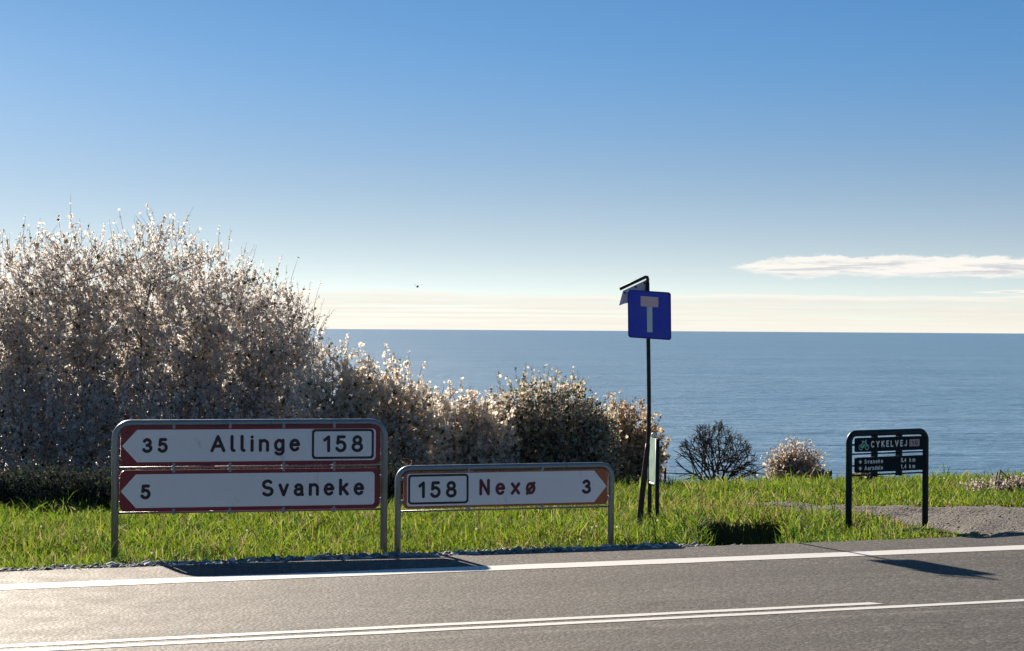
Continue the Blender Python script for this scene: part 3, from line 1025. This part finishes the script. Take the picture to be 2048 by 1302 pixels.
# stones on the path
n = 1500
px_ = rng.uniform(2.4, 10, n)
py_ = rng.uniform(19, 25, n)
k2 = inside(px_, py_, path_poly)
px_, py_ = px_[k2], py_[k2]
qu, qv = xy2uv(px_, py_)
k2 = qv > 16.0
px_, py_, qu, qv = px_[k2], py_[k2], qu[k2], qv[k2]
gv2, gf2, gc2 = pebble_mesh(len(px_), px_, py_, np.minimum(ground_z(qu, qv) + path_lift(qu, qv), -0.005) + 0.006, rng.lognormal(-4.9, 0.4, len(px_)).clip(0.003, 0.018), 5)
gravel = link("gravel", fast_mesh("gravel", np.vstack([gv, gv2]), [np.vstack([gf, gf2 + len(gv)])], np.vstack([gc, gc2 * 0.8 * np.array([1.1, 1, .92])])), M_GRAVEL)
tag(gravel, "loose grey gravel along the road edge and on the path", "gravel", kind='stuff')

# ------------------------------------------------------------------ grass
def blades(x, y, z, h, w, lean, r2, tint):
    n = len(x)
    a = r2.uniform(0, 2 * math.pi, n)             # facing of the blade
    la = r2.uniform(0, 2 * math.pi, n)            # direction it leans
    wx, wy = np.cos(a) * w * 0.5, np.sin(a) * w * 0.5
    lx, ly = np.cos(la) * lean * h, np.sin(la) * lean * h
    V = np.zeros((n, 7, 3), np.float32)
    base = np.stack([x, y, z], -1)
    for k, (t, ww) in enumerate(((0, 1.0), (0.42, 0.9), (0.76, 0.6))):
        ctr = base + np.stack([lx * t * t, ly * t * t, h * t * (1 - 0.18 * lean * t)], -1)
        off = np.stack([wx * ww, wy * ww, np.zeros(n)], -1)
        V[:, 2 * k] = ctr - off
        V[:, 2 * k + 1] = ctr + off
    V[:, 6] = base + np.stack([lx, ly, h * (1 - 0.30 * lean)], -1)
    i0 = (np.arange(n) * 7)[:, None]
    q = np.concatenate([i0 + np.array([0, 1, 3, 2]), i0 + np.array([2, 3, 5, 4])])
    t3 = i0 + np.array([4, 5, 6])
    C = np.repeat(tint[:, None, :], 7, axis=1)
    return V.reshape(-1, 3), q, t3, C.reshape(-1, 3)


r2 = np.random.default_rng(21)
N = 330000
gx = r2.uniform(-8.2, 9.2, N)
gy = r2.uniform(14.5, 33.0, N)
gu, gvv = xy2uv(gx, gy)
hb = 0.105 + 0.035 * vnoise(gx, gy, 1.1, 0.4) + 0.045 * vnoise(gx, gy, 5.3, 1.9) + 0.02 * vnoise(gx, gy, 11.0, 0.9)
edge = 16.14 + 0.16 * vnoise(gu, gvv * 0, 2.9, 0.5) + 0.10 * vnoise(gu, gvv * 0, 9.0, 2.5)
front = sst(gu, 3.55, 3.95) * sst(gu, 8.75, 8.35)            # gravel patch round the feet of the two big signs
edge = edge + front * (0.98 + 0.10 * vnoise(gu, gvv * 0, 17.0, 1.1))
ok = (gvv > edge) & (gvv < 29) & (np.abs(gx) < 0.26 * gy + 1.6)
ok &= ~inside(gx, gy, path_poly)
ok &= ~(in_ditch(gu, gvv) & (r2.random(N) > 0.26))
ok &= r2.random(N) < np.interp(gvv, [16, 19, 24, 29], [1.0, 0.9, 0.7, 0.35])
ok &= ~((gu > 10.9) & (gvv < 18.6) & (r2.random(N) > 0.55))
gx, gy, gu, gvv, hb = gx[ok], gy[ok], gu[ok], gvv[ok], hb[ok]
n = len(gx)
h = hb * r2.lognormal(0, 0.33, n)
h *= np.interp(gvv - edge[ok], [0, 0.15, 0.55, 1.0], [0.35, 0.55, 0.85, 1.0])
near_ditch = np.exp(-(((gu - ditch_c(gvv)) / 0.9) ** 2 + ((gvv - 17.6) / 1.5) ** 2))
h *= 1 + 0.75 * near_ditch
pathside = inside(gx, gy, path_poly + np.array([0.0, -0.45]))
h *= np.where(pathside, 0.5, 1.0)
h *= np.where((gu > 11.4) & (gvv < 18.8), 0.65, 1.0)
h = np.clip(h, 0.03, 0.42)
w = r2.uniform(0.006, 0.014, n) * (1 + 0.5 * near_ditch) * np.interp(gvv, [16, 24], [1, 1.4])
z = ground_z(gu, gvv) - 0.01
lean = np.clip(r2.normal(0.62, 0.32, n), 0.02, 1.3)
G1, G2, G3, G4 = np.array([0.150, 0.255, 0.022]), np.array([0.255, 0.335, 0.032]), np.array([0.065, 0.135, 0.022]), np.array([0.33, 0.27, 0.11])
pn = 0.5 + 0.5 * vnoise(gx, gy, 1.9, 3.1)
t = np.clip(pn + r2.normal(0, 0.30, n), 0, 1)[:, None]
tint = G1 * (1 - t) + G2 * t
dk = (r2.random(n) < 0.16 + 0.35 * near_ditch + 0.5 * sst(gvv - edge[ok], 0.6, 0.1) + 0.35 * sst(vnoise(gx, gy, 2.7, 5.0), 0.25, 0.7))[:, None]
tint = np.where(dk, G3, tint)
dry = np.clip(0.05 + 0.35 * np.exp(-(((gx - 2.0) / 1.0) ** 2 + ((gy - 23.6) / 1.6) ** 2)) + 0.3 * ((gu > 11.2) & (gvv < 18.6)), 0, 1)
tint = np.where((r2.random(n) < dry)[:, None], G4, tint)
straw = r2.random(n) < 0.05 + 0.10 * sst(vnoise(gx, gy, 1.3, 8.0), 0.2, 0.7)
tint = np.where(straw[:, None], np.array([0.40, 0.34, 0.16]), tint)
tint = tint * r2.uniform(0.7, 1.2, n)[:, None]
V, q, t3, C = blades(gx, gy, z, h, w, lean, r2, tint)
# a few daisies and dandelions standing in the turf
fs = r2.choice(n, 150, replace=False)
fc = np.stack([gx[fs], gy[fs], z[fs] + h[fs] * 0.95 + 0.01], -1)
fr = r2.uniform(0.007, 0.014, 150)
an = np.arange(6) * math.pi / 3
FV = np.stack([fc[:, None, 0] + np.cos(an) * fr[:, None], fc[:, None, 1] + np.sin(an) * fr[:, None] * 0.6, fc[:, None, 2] + np.sin(an) * fr[:, None] * 0.8], -1).reshape(-1, 3)
FC = np.repeat(np.where(r2.random(150)[:, None] < 0.7, np.array([0.78, 0.76, 0.70]), np.array([0.75, 0.60, 0.06])), 6, axis=0)
F6 = len(V) + np.arange(150 * 6).reshape(150, 6)
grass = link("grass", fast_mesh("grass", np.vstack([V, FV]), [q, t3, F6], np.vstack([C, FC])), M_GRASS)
tag(grass, "bright green roadside grass behind the signs", "grass", kind='stuff')


# broad-leaved weeds ---------------------------------------------------
def weed(name, label, x, y, nl, size, r2, cols, rise=0.55, group=None):
    u, v = xy2uv(x, y)
    zb = float(ground_z(u, v)) + (float(path_lift(u, v)) if bool(inside(np.array([x]), np.array([y]), path_poly)[0]) else 0)
    root = empty(name, (x, y, zb))
    tag(root, label, "weed", group)
    for k in range(nl):
        a = 2 * math.pi * k / nl + r2.uniform(-0.3, 0.3)
        s = size * r2.uniform(0.7, 1.2)
        wd = s * r2.uniform(0.16, 0.24)
        rr = r2.uniform(0.6, 1.2) * rise
        V, F = [], []
        for i, (t_, ww) in enumerate(((0, 0.15), (0.25, 0.7), (0.55, 1.0), (0.82, 0.6))):
            d = s * t_
            zz = s * rr * (t_ - 0.55 * t_ * t_)
            cx_, cy_ = math.cos(a) * d, math.sin(a) * d
            V += [(cx_ - math.sin(a) * wd * ww, cy_ + math.cos(a) * wd * ww, zz + wd * ww * 0.3), (cx_, cy_, zz), (cx_ + math.sin(a) * wd * ww, cy_ - math.cos(a) * wd * ww, zz + wd * ww * 0.3)]
        V.append((math.cos(a) * s, math.sin(a) * s, s * rr * 0.40))
        for i in range(3):
            F += [(3 * i, 3 * i + 1, 3 * i + 4, 3 * i + 3), (3 * i + 1, 3 * i + 2, 3 * i + 5, 3 * i + 4)]
        F += [(9, 10, 12), (10, 11, 12)]
        c = np.array(cols[int(r2.integers(len(cols)))]) * r2.uniform(0.8, 1.2)
        me = fast_mesh("leaf", np.array(V), [np.array([f_ for f_ in F if len(f_) == 4]), np.array([f_ for f_ in F if len(f_) == 3])], np.tile(c, (len(V), 1)))
        link("leaf", me, M_WEED, root)
    return root


rw = np.random.default_rng(4)
GW = [(0.10, 0.20, 0.035), (0.16, 0.25, 0.05), (0.06, 0.14, 0.03)]
PW = [(0.42, 0.45, 0.24), (0.30, 0.36, 0.14), (0.12, 0.22, 0.05)]
weed("leafy_weed", "pale flattened weed lying on the gravel beside the right sign post", 4.16, 19.75, 11, 0.20, rw, PW, 0.5)
weed("leafy_weed", "dark green dock plant between the legs of the cycle path sign", 3.72, 20.55, 9, 0.20, rw, GW, 0.8)
weed("leafy_weed", "small yellowish weed at the foot of the left cycle sign post", 3.42, 19.95, 8, 0.14, rw, GW, 0.7)
weed("leafy_weed", "low leafy weed right of the sign legs, against the gravel", 3.98, 20.85, 8, 0.17, rw, GW, 0.7)


# ------------------------------------------------------------------ shrubs
def cam_pt(px, py, d):
    """world point seen at photo pixel (2048 wide) at depth d: used to lay shrubs out at true distance"""
    f_ = 4380.0
    x, y = px - 1024.0, 651.0 - py
    c, s = math.cos(R(0.378)), math.sin(R(0.378))
    X_, Y_ = x * c - y * s, y * c + x * s
    return np.array([X_ / f_ * d, d, CAM_H + (Y_ / f_ + math.tan(R(0.105))) * d])


def tubes_np(P0, P1, r0, r1, seg=4):
    """many straight tapered tubes at once"""
    n = len(P0)
    d = P1 - P0
    d /= np.linalg.norm(d, axis=1, keepdims=True) + 1e-9
    ref = np.where(np.abs(d[:, 2:3]) < 0.9, np.array([[0, 0, 1.0]]), np.array([[1.0, 0, 0]]))
    a = np.cross(d, ref)
    a /= np.linalg.norm(a, axis=1, keepdims=True) + 1e-9
    b_ = np.cross(d, a)
    V = np.zeros((n, 2 * seg, 3))
    for k in range(seg):
        an = 2 * math.pi * k / seg
        o = a * math.cos(an) + b_ * math.sin(an)
        V[:, k] = P0 + o * np.asarray(r0).reshape(-1, 1)
        V[:, seg + k] = P1 + o * np.asarray(r1).reshape(-1, 1)
    i0 = (np.arange(n) * 2 * seg)[:, None]
    Q = np.concatenate([i0 + np.array([k, (k + 1) % seg, seg + (k + 1) % seg, seg + k]) for k in range(seg)])
    return V.reshape(-1, 3), Q


def shrub(name, label, base, ells, ntwig, per, size, cols, seed, tl=(0.18, 0.45), nstem=12, upw=0.6, shell=0.35, group=None,
          bark=None, leafcols=None, leafp=0.0, nshoot=0, shoot_len=(0.4, 0.8), stem_r=0.04, spread=0.30):
    """ells: (px, py, depth, rx_px, ry_px, r_depth_m) crown lobes in the photo's terms, turned into metres at that depth"""
    r = np.random.default_rng(seed)
    bark = bark or M_BARK
    C, RR = [], []
    for (px, py, d, rx, ry, rd) in ells:
        C.append(cam_pt(px, py, d))
        RR.append((rx / 4380 * d, rd, ry / 4380 * d))
    C, RR = np.array(C), np.array(RR)
    u, v = xy2uv(base[0], base[1])
    zb = float(ground_z(u, v))
    root = empty(name, (base[0], base[1], zb))
    tag(root, label, "shrub", group)
    O = np.array([base[0], base[1], zb])
    wgt = (RR.prod(1)) ** (2 / 3)
    wgt /= wgt.sum()
    pick = r.choice(len(C), ntwig, p=wgt)
    dirs = r.normal(0, 1, (ntwig, 3))
    dirs /= np.linalg.norm(dirs, axis=1, keepdims=True)
    rad = 1 - shell * 2 * np.abs(r.normal(0, 0.5, ntwig)) ** 1.2
    rad = np.clip(rad, 0.12, 1.03)
    p = C[pick] + dirs * RR[pick] * rad[:, None]
    pu_, pv_ = xy2uv(p[:, 0], p[:, 1])
    keep = p[:, 2] > ground_z(pu_, pv_) + 0.06
    p, dirs, pick = p[keep], dirs[keep], pick[keep]
    outw = dirs / RR[pick]
    outw /= np.linalg.norm(outw, axis=1, keepdims=True)
    td = outw * 0.75 + np.array([0, 0, upw]) + r.normal(0, 0.38, p.shape)
    td /= np.linalg.norm(td, axis=1, keepdims=True)
    tlens = r.uniform(tl[0], tl[1], len(p)) * np.where(r.random(len(p)) < 0.12, 1.5, 1.0)
    back = np.full(len(p), 0.75)
    if nshoot:
        # long one-year shoots standing out of the upper crown
        cand = np.where((outw[:, 2] > 0.15) & (rad[keep] > 0.90))[0]
        cand = r.choice(cand, min(nshoot, len(cand)), replace=False)
        td[cand] = outw[cand] * 0.55 + np.array([0, 0, 0.9]) + r.normal(0, 0.14, (len(cand), 3))
        td[cand] /= np.linalg.norm(td[cand], axis=1, keepdims=True)
        tlens[cand] = r.uniform(shoot_len[0], shoot_len[1], len(cand))
        back[cand] = 0.25
    p0 = p - td * (tlens * back)[:, None]
    p1 = p + td * (tlens * (1 - back))[:, None]
    mid = (p0 + p1) / 2 + r.normal(0, 0.02, p.shape)
    Va, Qa = tubes_np(p0 - O, mid - O, np.full(len(p), 0.0040), np.full(len(p), 0.003), 3)
    Vb, Qb = tubes_np(mid - O, p1 - O, np.full(len(p), 0.003), np.full(len(p), 0.0015), 3)
    # side branches feeding groups of twigs, and the stems themselves
    stems, sr = [], []
    stems.append((O - np.array([0, 0, 0.25]), O - np.array([0, 0, 0.02])))
    sr.append((stem_r * 1.6, stem_r * 1.4))
    ends = []
    for k in range(nstem):
        e = C[r.choice(len(C), p=wgt)] + r.normal(0, spread, 3) * RR[r.choice(len(C), p=wgt)]
        s0 = O + np.array([(e[0] - O[0]) * r.uniform(0.25, 0.65), r.normal(0, 0.22), -0.08])
        pts = [s0 * (1 - t_) + e * t_ + np.array([0, 0, 0.25 * math.sin(math.pi * t_)]) + r.normal(0, 0.04, 3) * (0 < t_ < 1) for t_ in np.linspace(0, 1, 6)]
        rs = stem_r * r.uniform(0.6, 1.2)
        stems.append((O - np.array([0, 0, 0.12]), pts[0]))
        sr.append((rs * 1.1, rs))
        for a_, b_ in zip(range(5), range(1, 6)):
            stems.append((pts[a_], pts[b_]))
            sr.append((rs * (1 - 0.14 * a_), rs * (1 - 0.14 * b_)))
        ends += pts[2:]
    ends = np.array(ends)
    m_ = min(len(p0), nstem * 22)
    sel = r.choice(len(p0), m_, replace=False)
    dd = ((p0[sel][:, None] - ends[None]) ** 2).sum(-1)
    near_ = np.argsort(dd, axis=1)[:, :4]
    src = ends[near_[np.arange(m_), r.integers(0, 4, m_)]] + r.normal(0, 0.05, (m_, 3))
    bm_ = (src + p0[sel]) / 2 + np.array([0, 0, -0.03]) + r.normal(0, 0.04, (m_, 3))
    S0 = np.array([s[0] for s in stems])
    S1 = np.array([s[1] for s in stems])
    sr = np.array(sr)
    Vs, Qs = tubes_np(S0 - O, S1 - O, sr[:, 0], sr[:, 1], 7)
    trunk = link("trunk", fast_mesh("trunk", Vs, [Qs]), bark, root, True)
    Vc, Qc = tubes_np(src - O, bm_ - O, np.full(m_, 0.010), np.full(m_, 0.007), 4)
    Vd, Qd = tubes_np(bm_ - O, p0[sel] - O, np.full(m_, 0.007), np.full(m_, 0.004), 4)
    o1 = len(Va)
    o2 = o1 + len(Vb)
    o3 = o2 + len(Vc)
    tw = link("twig_growth", fast_mesh("twig_growth", np.vstack([Va, Vb, Vc, Vd]), [Qa, Qb + o1, Qc + o2, Qd + o3]), M_TWIG, root)
    tw['kind'] = 'stuff'
    # blossom
    k = r.poisson(per, len(p))
    idx = np.repeat(np.arange(len(p)), k)
    nb = len(idx)
    if nb:
        t_ = r.uniform(0.1, 1.0, nb)
        pos = p0[idx] * (1 - t_)[:, None] + p1[idx] * t_[:, None] + r.normal(0, 0.012, (nb, 3))
        s = size * r.lognormal(0, 0.32, nb) * (1.1 - 0.4 * t_)
        a = r.normal(0, 1, (nb, 3))
        a /= np.linalg.norm(a, axis=1, keepdims=True)
        c = r.normal(0, 1, (nb, 3))
        c -= a * (a * c).sum(1, keepdims=True)
        c /= np.linalg.norm(c, axis=1, keepdims=True)
        nn = np.cross(a, c)
        V = np.zeros((nb, 5, 3))
        for j in range(5):
            an = 2 * math.pi * j / 5
            rr = s * r.uniform(0.7, 1.25, nb)
            V[:, j] = pos + (a * math.cos(an) + c * math.sin(an)) * (rr * 0.5)[:, None] + nn * (s * r.uniform(-0.15, 0.15, nb))[:, None]
        cols = np.array(cols)
        tint = cols[r.integers(len(cols), size=nb)] * r.uniform(0.8, 1.12, nb)[:, None]
        if leafcols is not None:
            lc = np.array(leafcols)
            isl = r.random(nb) < leafp
            tint = np.where(isl[:, None], lc[r.integers(len(lc), size=nb)], tint)
        i0 = (np.arange(nb) * 5)[:, None]
        P5 = i0 + np.arange(5)
        me = fast_mesh("crown", (V - O).reshape(-1, 3), [P5], np.repeat(tint, 5, axis=0))
        cr = link("crown", me, M_PETAL, root)
        cr['kind'] = 'stuff'
    return root


WHITE = [(0.89, 0.84, 0.79), (0.87, 0.81, 0.76), (0.82, 0.76, 0.71), (0.92, 0.89, 0.86)]
DULL = [(0.90, 0.82, 0.70), (0.85, 0.76, 0.64), (0.92, 0.86, 0.76)]
GRP = "blossoming shrubs along the coast edge"
LEAF = [(0.10, 0.12, 0.05), (0.16, 0.13, 0.08), (0.07, 0.09, 0.05)]

shrub("blossoming_bush", "huge white-blossoming bush filling the left side behind the tall sign", (-5.9, 32.0),
      [(-170, 760, 32.4, 260, 300, 1.0), (40, 730, 32.2, 200, 275, 0.85), (150, 700, 32.0, 150, 262, 0.75), (300, 700, 32.0, 150, 275, 0.8), (410, 745, 32.0, 165, 262, 0.8),
       (500, 785, 31.9, 150, 255, 0.75), (575, 800, 31.8, 98, 225, 0.65), (40, 880, 31.5, 250, 150, 1.1), (330, 890, 31.5, 260, 140, 1.1), (520, 900, 31.6, 150, 110, 0.9)],
      20500, 10, 0.043, WHITE, 11, tl=(0.16, 0.42), nstem=30, upw=0.45, shell=0.36, group=GRP, leafcols=LEAF, leafp=0.05, stem_r=0.036, nshoot=420, shoot_len=(0.28, 0.60))
shrub("blossoming_bush", "broad cream blossoming bush sloping down from the huge one, above the tall sign's corner", (-1.9, 29.5),
      [(680, 850, 29.5, 120, 160, 0.42), (760, 850, 29.6, 110, 138, 0.38), (820, 880, 29.7, 90, 110, 0.36), (660, 920, 29.4, 120, 90, 0.40)],
      2900, 9, 0.050, DULL + WHITE[:2], 22, tl=(0.14, 0.36), upw=0.45, nstem=12, group=GRP, leafcols=LEAF, leafp=0.05, stem_r=0.022, nshoot=110, shoot_len=(0.18, 0.36))
shrub("blossoming_bush", "low pale bush in the dip between its two taller blossoming neighbours", (-0.85, 30.5),
      [(885, 870, 30.5, 90, 105, 0.34), (955, 880, 30.6, 85, 95, 0.32), (840, 930, 30.4, 90, 70, 0.30), (940, 930, 30.4, 90, 70, 0.30)],
      2000, 9, 0.050, DULL + WHITE[1:3], 13, tl=(0.14, 0.34), upw=0.45, nstem=10, group=GRP, leafcols=LEAF, leafp=0.05, stem_r=0.020, nshoot=80, shoot_len=(0.15, 0.32))
shrub("blossoming_bush", "rounded darker bush with yellowish top behind the Nexø panel", (0.5, 31.5),
      [(1085, 868, 31.5, 135, 116, 0.75), (1010, 890, 31.3, 80, 90, 0.55), (1160, 895, 31.4, 90, 95, 0.65)],
      3600, 8, 0.042, [(0.62, 0.57, 0.38), (0.66, 0.59, 0.47), (0.70, 0.62, 0.53)], 14, nstem=16, group=GRP, leafcols=[(0.10, 0.11, 0.05), (0.06, 0.06, 0.05)], leafp=0.22, stem_r=0.028, nshoot=160, shoot_len=(0.18, 0.38), tl=(0.14, 0.36), upw=0.42)
shrub("blossoming_bush", "orange-tinged bush end directly behind the blue sign's bent pole", (1.75, 32.5),
      [(1250, 880, 32.5, 72, 82, 0.38), (1285, 915, 32.6, 52, 60, 0.3), (1215, 920, 32.3, 60, 60, 0.36)],
      1500, 9, 0.043, [(0.76, 0.56, 0.34), (0.68, 0.54, 0.40), (0.66, 0.58, 0.48)], 15, nstem=12, group=GRP, leafcols=LEAF, leafp=0.10, stem_r=0.024, nshoot=60, shoot_len=(0.15, 0.30), tl=(0.14, 0.34), upw=0.42)
shrub("blossoming_bush", "small round straw-coloured bush by the rubble heap, sea behind it", (5.17, 40.0),
      [(1588, 932, 40.0, 64, 54, 0.45), (1588, 955, 40.0, 70, 26, 0.45)],
      1300, 6, 0.038, [(0.74, 0.62, 0.48), (0.68, 0.56, 0.44), (0.78, 0.68, 0.56)], 16, tl=(0.25, 0.55), nstem=16, upw=0.35, shell=0.6, bark=M_BARKPALE, stem_r=0.020)
shrub("shade_thicket", "low dark thicket added as the shade at the foot of the huge blossoming bush", (-4.3, 24.6),  # added mass standing in for the bush's ground shade, dark by leaf colour
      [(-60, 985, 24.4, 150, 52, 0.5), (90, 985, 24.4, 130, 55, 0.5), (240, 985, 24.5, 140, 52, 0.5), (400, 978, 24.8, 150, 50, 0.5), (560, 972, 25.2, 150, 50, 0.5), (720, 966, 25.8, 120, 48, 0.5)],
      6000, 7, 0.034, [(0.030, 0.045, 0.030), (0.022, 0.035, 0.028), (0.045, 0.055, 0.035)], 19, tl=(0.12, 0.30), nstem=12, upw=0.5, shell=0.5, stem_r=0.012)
shrub("low_scrub", "low dry scrub at the far right edge above the grass", (6.05, 27.0),
      [(1985, 976, 27.0, 60, 15, 0.5), (2050, 972, 27.0, 60, 20, 0.5)],
      700, 7, 0.03, [(0.60, 0.50, 0.47), (0.52, 0.46, 0.38), (0.44, 0.38, 0.36)], 17, tl=(0.08, 0.20), nstem=4, upw=0.5, shell=0.6, bark=M_BARKPALE, stem_r=0.006)
shrub("low_scrub", "tiny olive scrub seen between the legs of the cycle sign", (4.82, 30.0),
      [(1728, 960, 30.0, 40, 14, 0.4)],
      200, 7, 0.04, [(0.18, 0.19, 0.09), (0.26, 0.24, 0.15), (0.14, 0.14, 0.10)], 18, tl=(0.10, 0.22), nstem=8, upw=0.5, shell=0.6, stem_r=0.010)


# bare shrub ------------------------------------------------------------
def bare_shrub(base_px, d, half_px, h_px, seed):
    r = np.random.default_rng(seed)
    O = cam_pt(*base_px, d)
    u, v = xy2uv(O[0], O[1])
    O[2] = float(ground_z(u, v))
    root = empty("bare_shrub", tuple(O))
    tag(root, "dark leafless shrub with a rounded twiggy crown against the sea", "shrub")
    Wd, Hh = half_px / 4380 * d, h_px / 4380 * d
    segs = []

    def grow(p, dirn, ln, rad, lev):
        q = p
        for k in range(2):
            dirn = dirn + Vector(r.normal(0, 0.13, 3)) + Vector((0, 0, 0.03))
            dirn.normalize()
            e = q + dirn * (ln / 2)
            segs.append((q.copy(), e.copy(), rad * (1 - 0.15 * k), rad * (1 - 0.15 * (k + 1)), lev))
            q = e
        hgt = math.sqrt((q.x / Wd) ** 2 + (q.y / (Wd * 0.9)) ** 2 + ((q.z - Hh * 0.05) / Hh) ** 2)
        if lev >= 6 or hgt > 1.0:
            return
        kids = 3 if (lev < 2 or r.random() < 0.28) else 2
        for k in range(kids):
            dv = dirn + Vector(r.normal(0, 0.42, 3))
            dv.normalize()
            grow(q, dv, ln * r.uniform(0.66, 0.88), rad * 0.66, lev + 1)

    for k in range(15):
        a = 2 * math.pi * k / 15 * 2.0 + r.uniform(-0.25, 0.25)
        sp = 0.12 + 1.35 * (k / 14.0)
        dv = Vector((math.cos(a) * sp, math.sin(a) * sp, 1.0))
        dv.normalize()
        grow(Vector((math.cos(a) * 0.06, math.sin(a) * 0.06, -0.05)), dv, Hh * 0.30 * (1 + 0.10 * sp), 0.026, 0)
    lv = np.array([s[4] for s in segs])
    S0 = np.array([tuple(s[0]) for s in segs])
    S1 = np.array([tuple(s[1]) for s in segs])
    ra = np.array([s[2] for s in segs])
    rb = np.array([s[3] for s in segs])
    k = lv <= 1
    Vt, Qt = tubes_np(S0[k], S1[k], ra[k], rb[k], 7)
    link("trunk", fast_mesh("trunk", Vt, [Qt]), M_BARK, root, True)
    k = ~k
    Vt, Qt = tubes_np(S0[k], S1[k], np.maximum(ra[k], 0.0048), np.maximum(rb[k], 0.0036), 4)
    c = link("crown", fast_mesh("crown", Vt, [Qt]), M_BARK, root)
    c['kind'] = 'stuff'


bare_shrub((1432, 968), 45.0, 84, 122, 33)

# rubble heap and dark block on the coast edge ----------------------------
def rock(name, parent, c, s, m, seed):
    r = np.random.default_rng(seed)
    v, f, _ = pebble_mesh(1, np.array([0.0]), np.array([0.0]), np.array([0.0]), np.array([s]), seed)
    v = v + np.array(c)
    return obj(name, v, [tuple(q_) for q_ in f], m, parent)


hb_ = cam_pt(1615, 964, 38.5)
uu_, vv_ = xy2uv(hb_[0], hb_[1])
hz = float(ground_z(uu_, vv_))
heap = empty("rubble_heap", (hb_[0], hb_[1], hz))
tag(heap, "low brown rubble heap beside the straw-coloured bush", "rubble")
rr_ = np.random.default_rng(9)
for k in range(26):
    x0_ = rr_.uniform(-0.42, 0.36)
    rock("stone", heap, (x0_, rr_.normal(0, 0.10), abs(rr_.normal(0.10, 0.10)) * (1.2 - abs(x0_)) + 0.08), rr_.uniform(0.05, 0.10), M_RUBBLE, 100 + k)
bb_ = cam_pt(1655, 957, 38.2)
uu_, vv_ = xy2uv(bb_[0], bb_[1])
bzz = float(ground_z(uu_, vv_))
pts8 = [(-0.07, -0.06, -0.05), (0.075, -0.06, -0.05), (0.075, 0.07, -0.05), (-0.07, 0.07, -0.05), (-0.05, -0.05, 0.24), (0.07, -0.055, 0.27), (0.07, 0.06, 0.27), (-0.05, 0.06, 0.24)]
blk = obj("wooden_stump", pts8, [(0, 3, 2, 1), (4, 5, 6, 7), (0, 1, 5, 4), (1, 2, 6, 5), (2, 3, 7, 6), (3, 0, 4, 7)], M_BARK)
blk.location = (bb_[0], bb_[1], bzz)
tag(blk, "short black block sticking up at the end of the rubble heap", "stump")

# low wire fence remnant on the edge ---------------------------------------
fp = cam_pt(1330, 972, 30.0)
uu_, vv_ = xy2uv(fp[0], fp[1])
fz = float(ground_z(uu_, vv_))
fn = empty("wire_fence", (fp[0], fp[1], fz))
tag(fn, "short dark stake with a low rail running right, behind the notice board", "fence")
tube("stake", [(0, 0, -0.1), (0, 0, 0.30)], 0.016, M_DARKTUBE, fn, 8)
tube("rail", [(-0.10, 0, 0.235), (0.46, 0.02, 0.222)], 0.008, M_DARKTUBE, fn, 6)

# gull ----------------------------------------------------------------------
gp = cam_pt(835, 573, 160.0)
gull = empty("gull", tuple(gp))
tag(gull, "tiny gull flying above the sea, left of centre", "bird")
ball("body", (0, 0, 0), 0.10, M_FEATHER, gull, 8, 6, (0.9, 2.2, 0.9))
for s_ in (-1, 1):
    obj("wing", [(s_ * 0.05, -0.10, 0.02), (s_ * 0.05, 0.10, 0.02), (s_ * 0.25, 0.08, 0.13), (s_ * 0.25, -0.06, 0.13), (s_ * 0.48, -0.02, 0.06), (s_ * 0.05, 0, 0.045), (s_ * 0.25, 0.01, 0.15)],
        [(0, 1, 2, 3), (3, 2, 4), (5, 1, 2, 6), (0, 5, 6, 3), (6, 2, 4), (3, 6, 4)], M_FEATHER, gull)
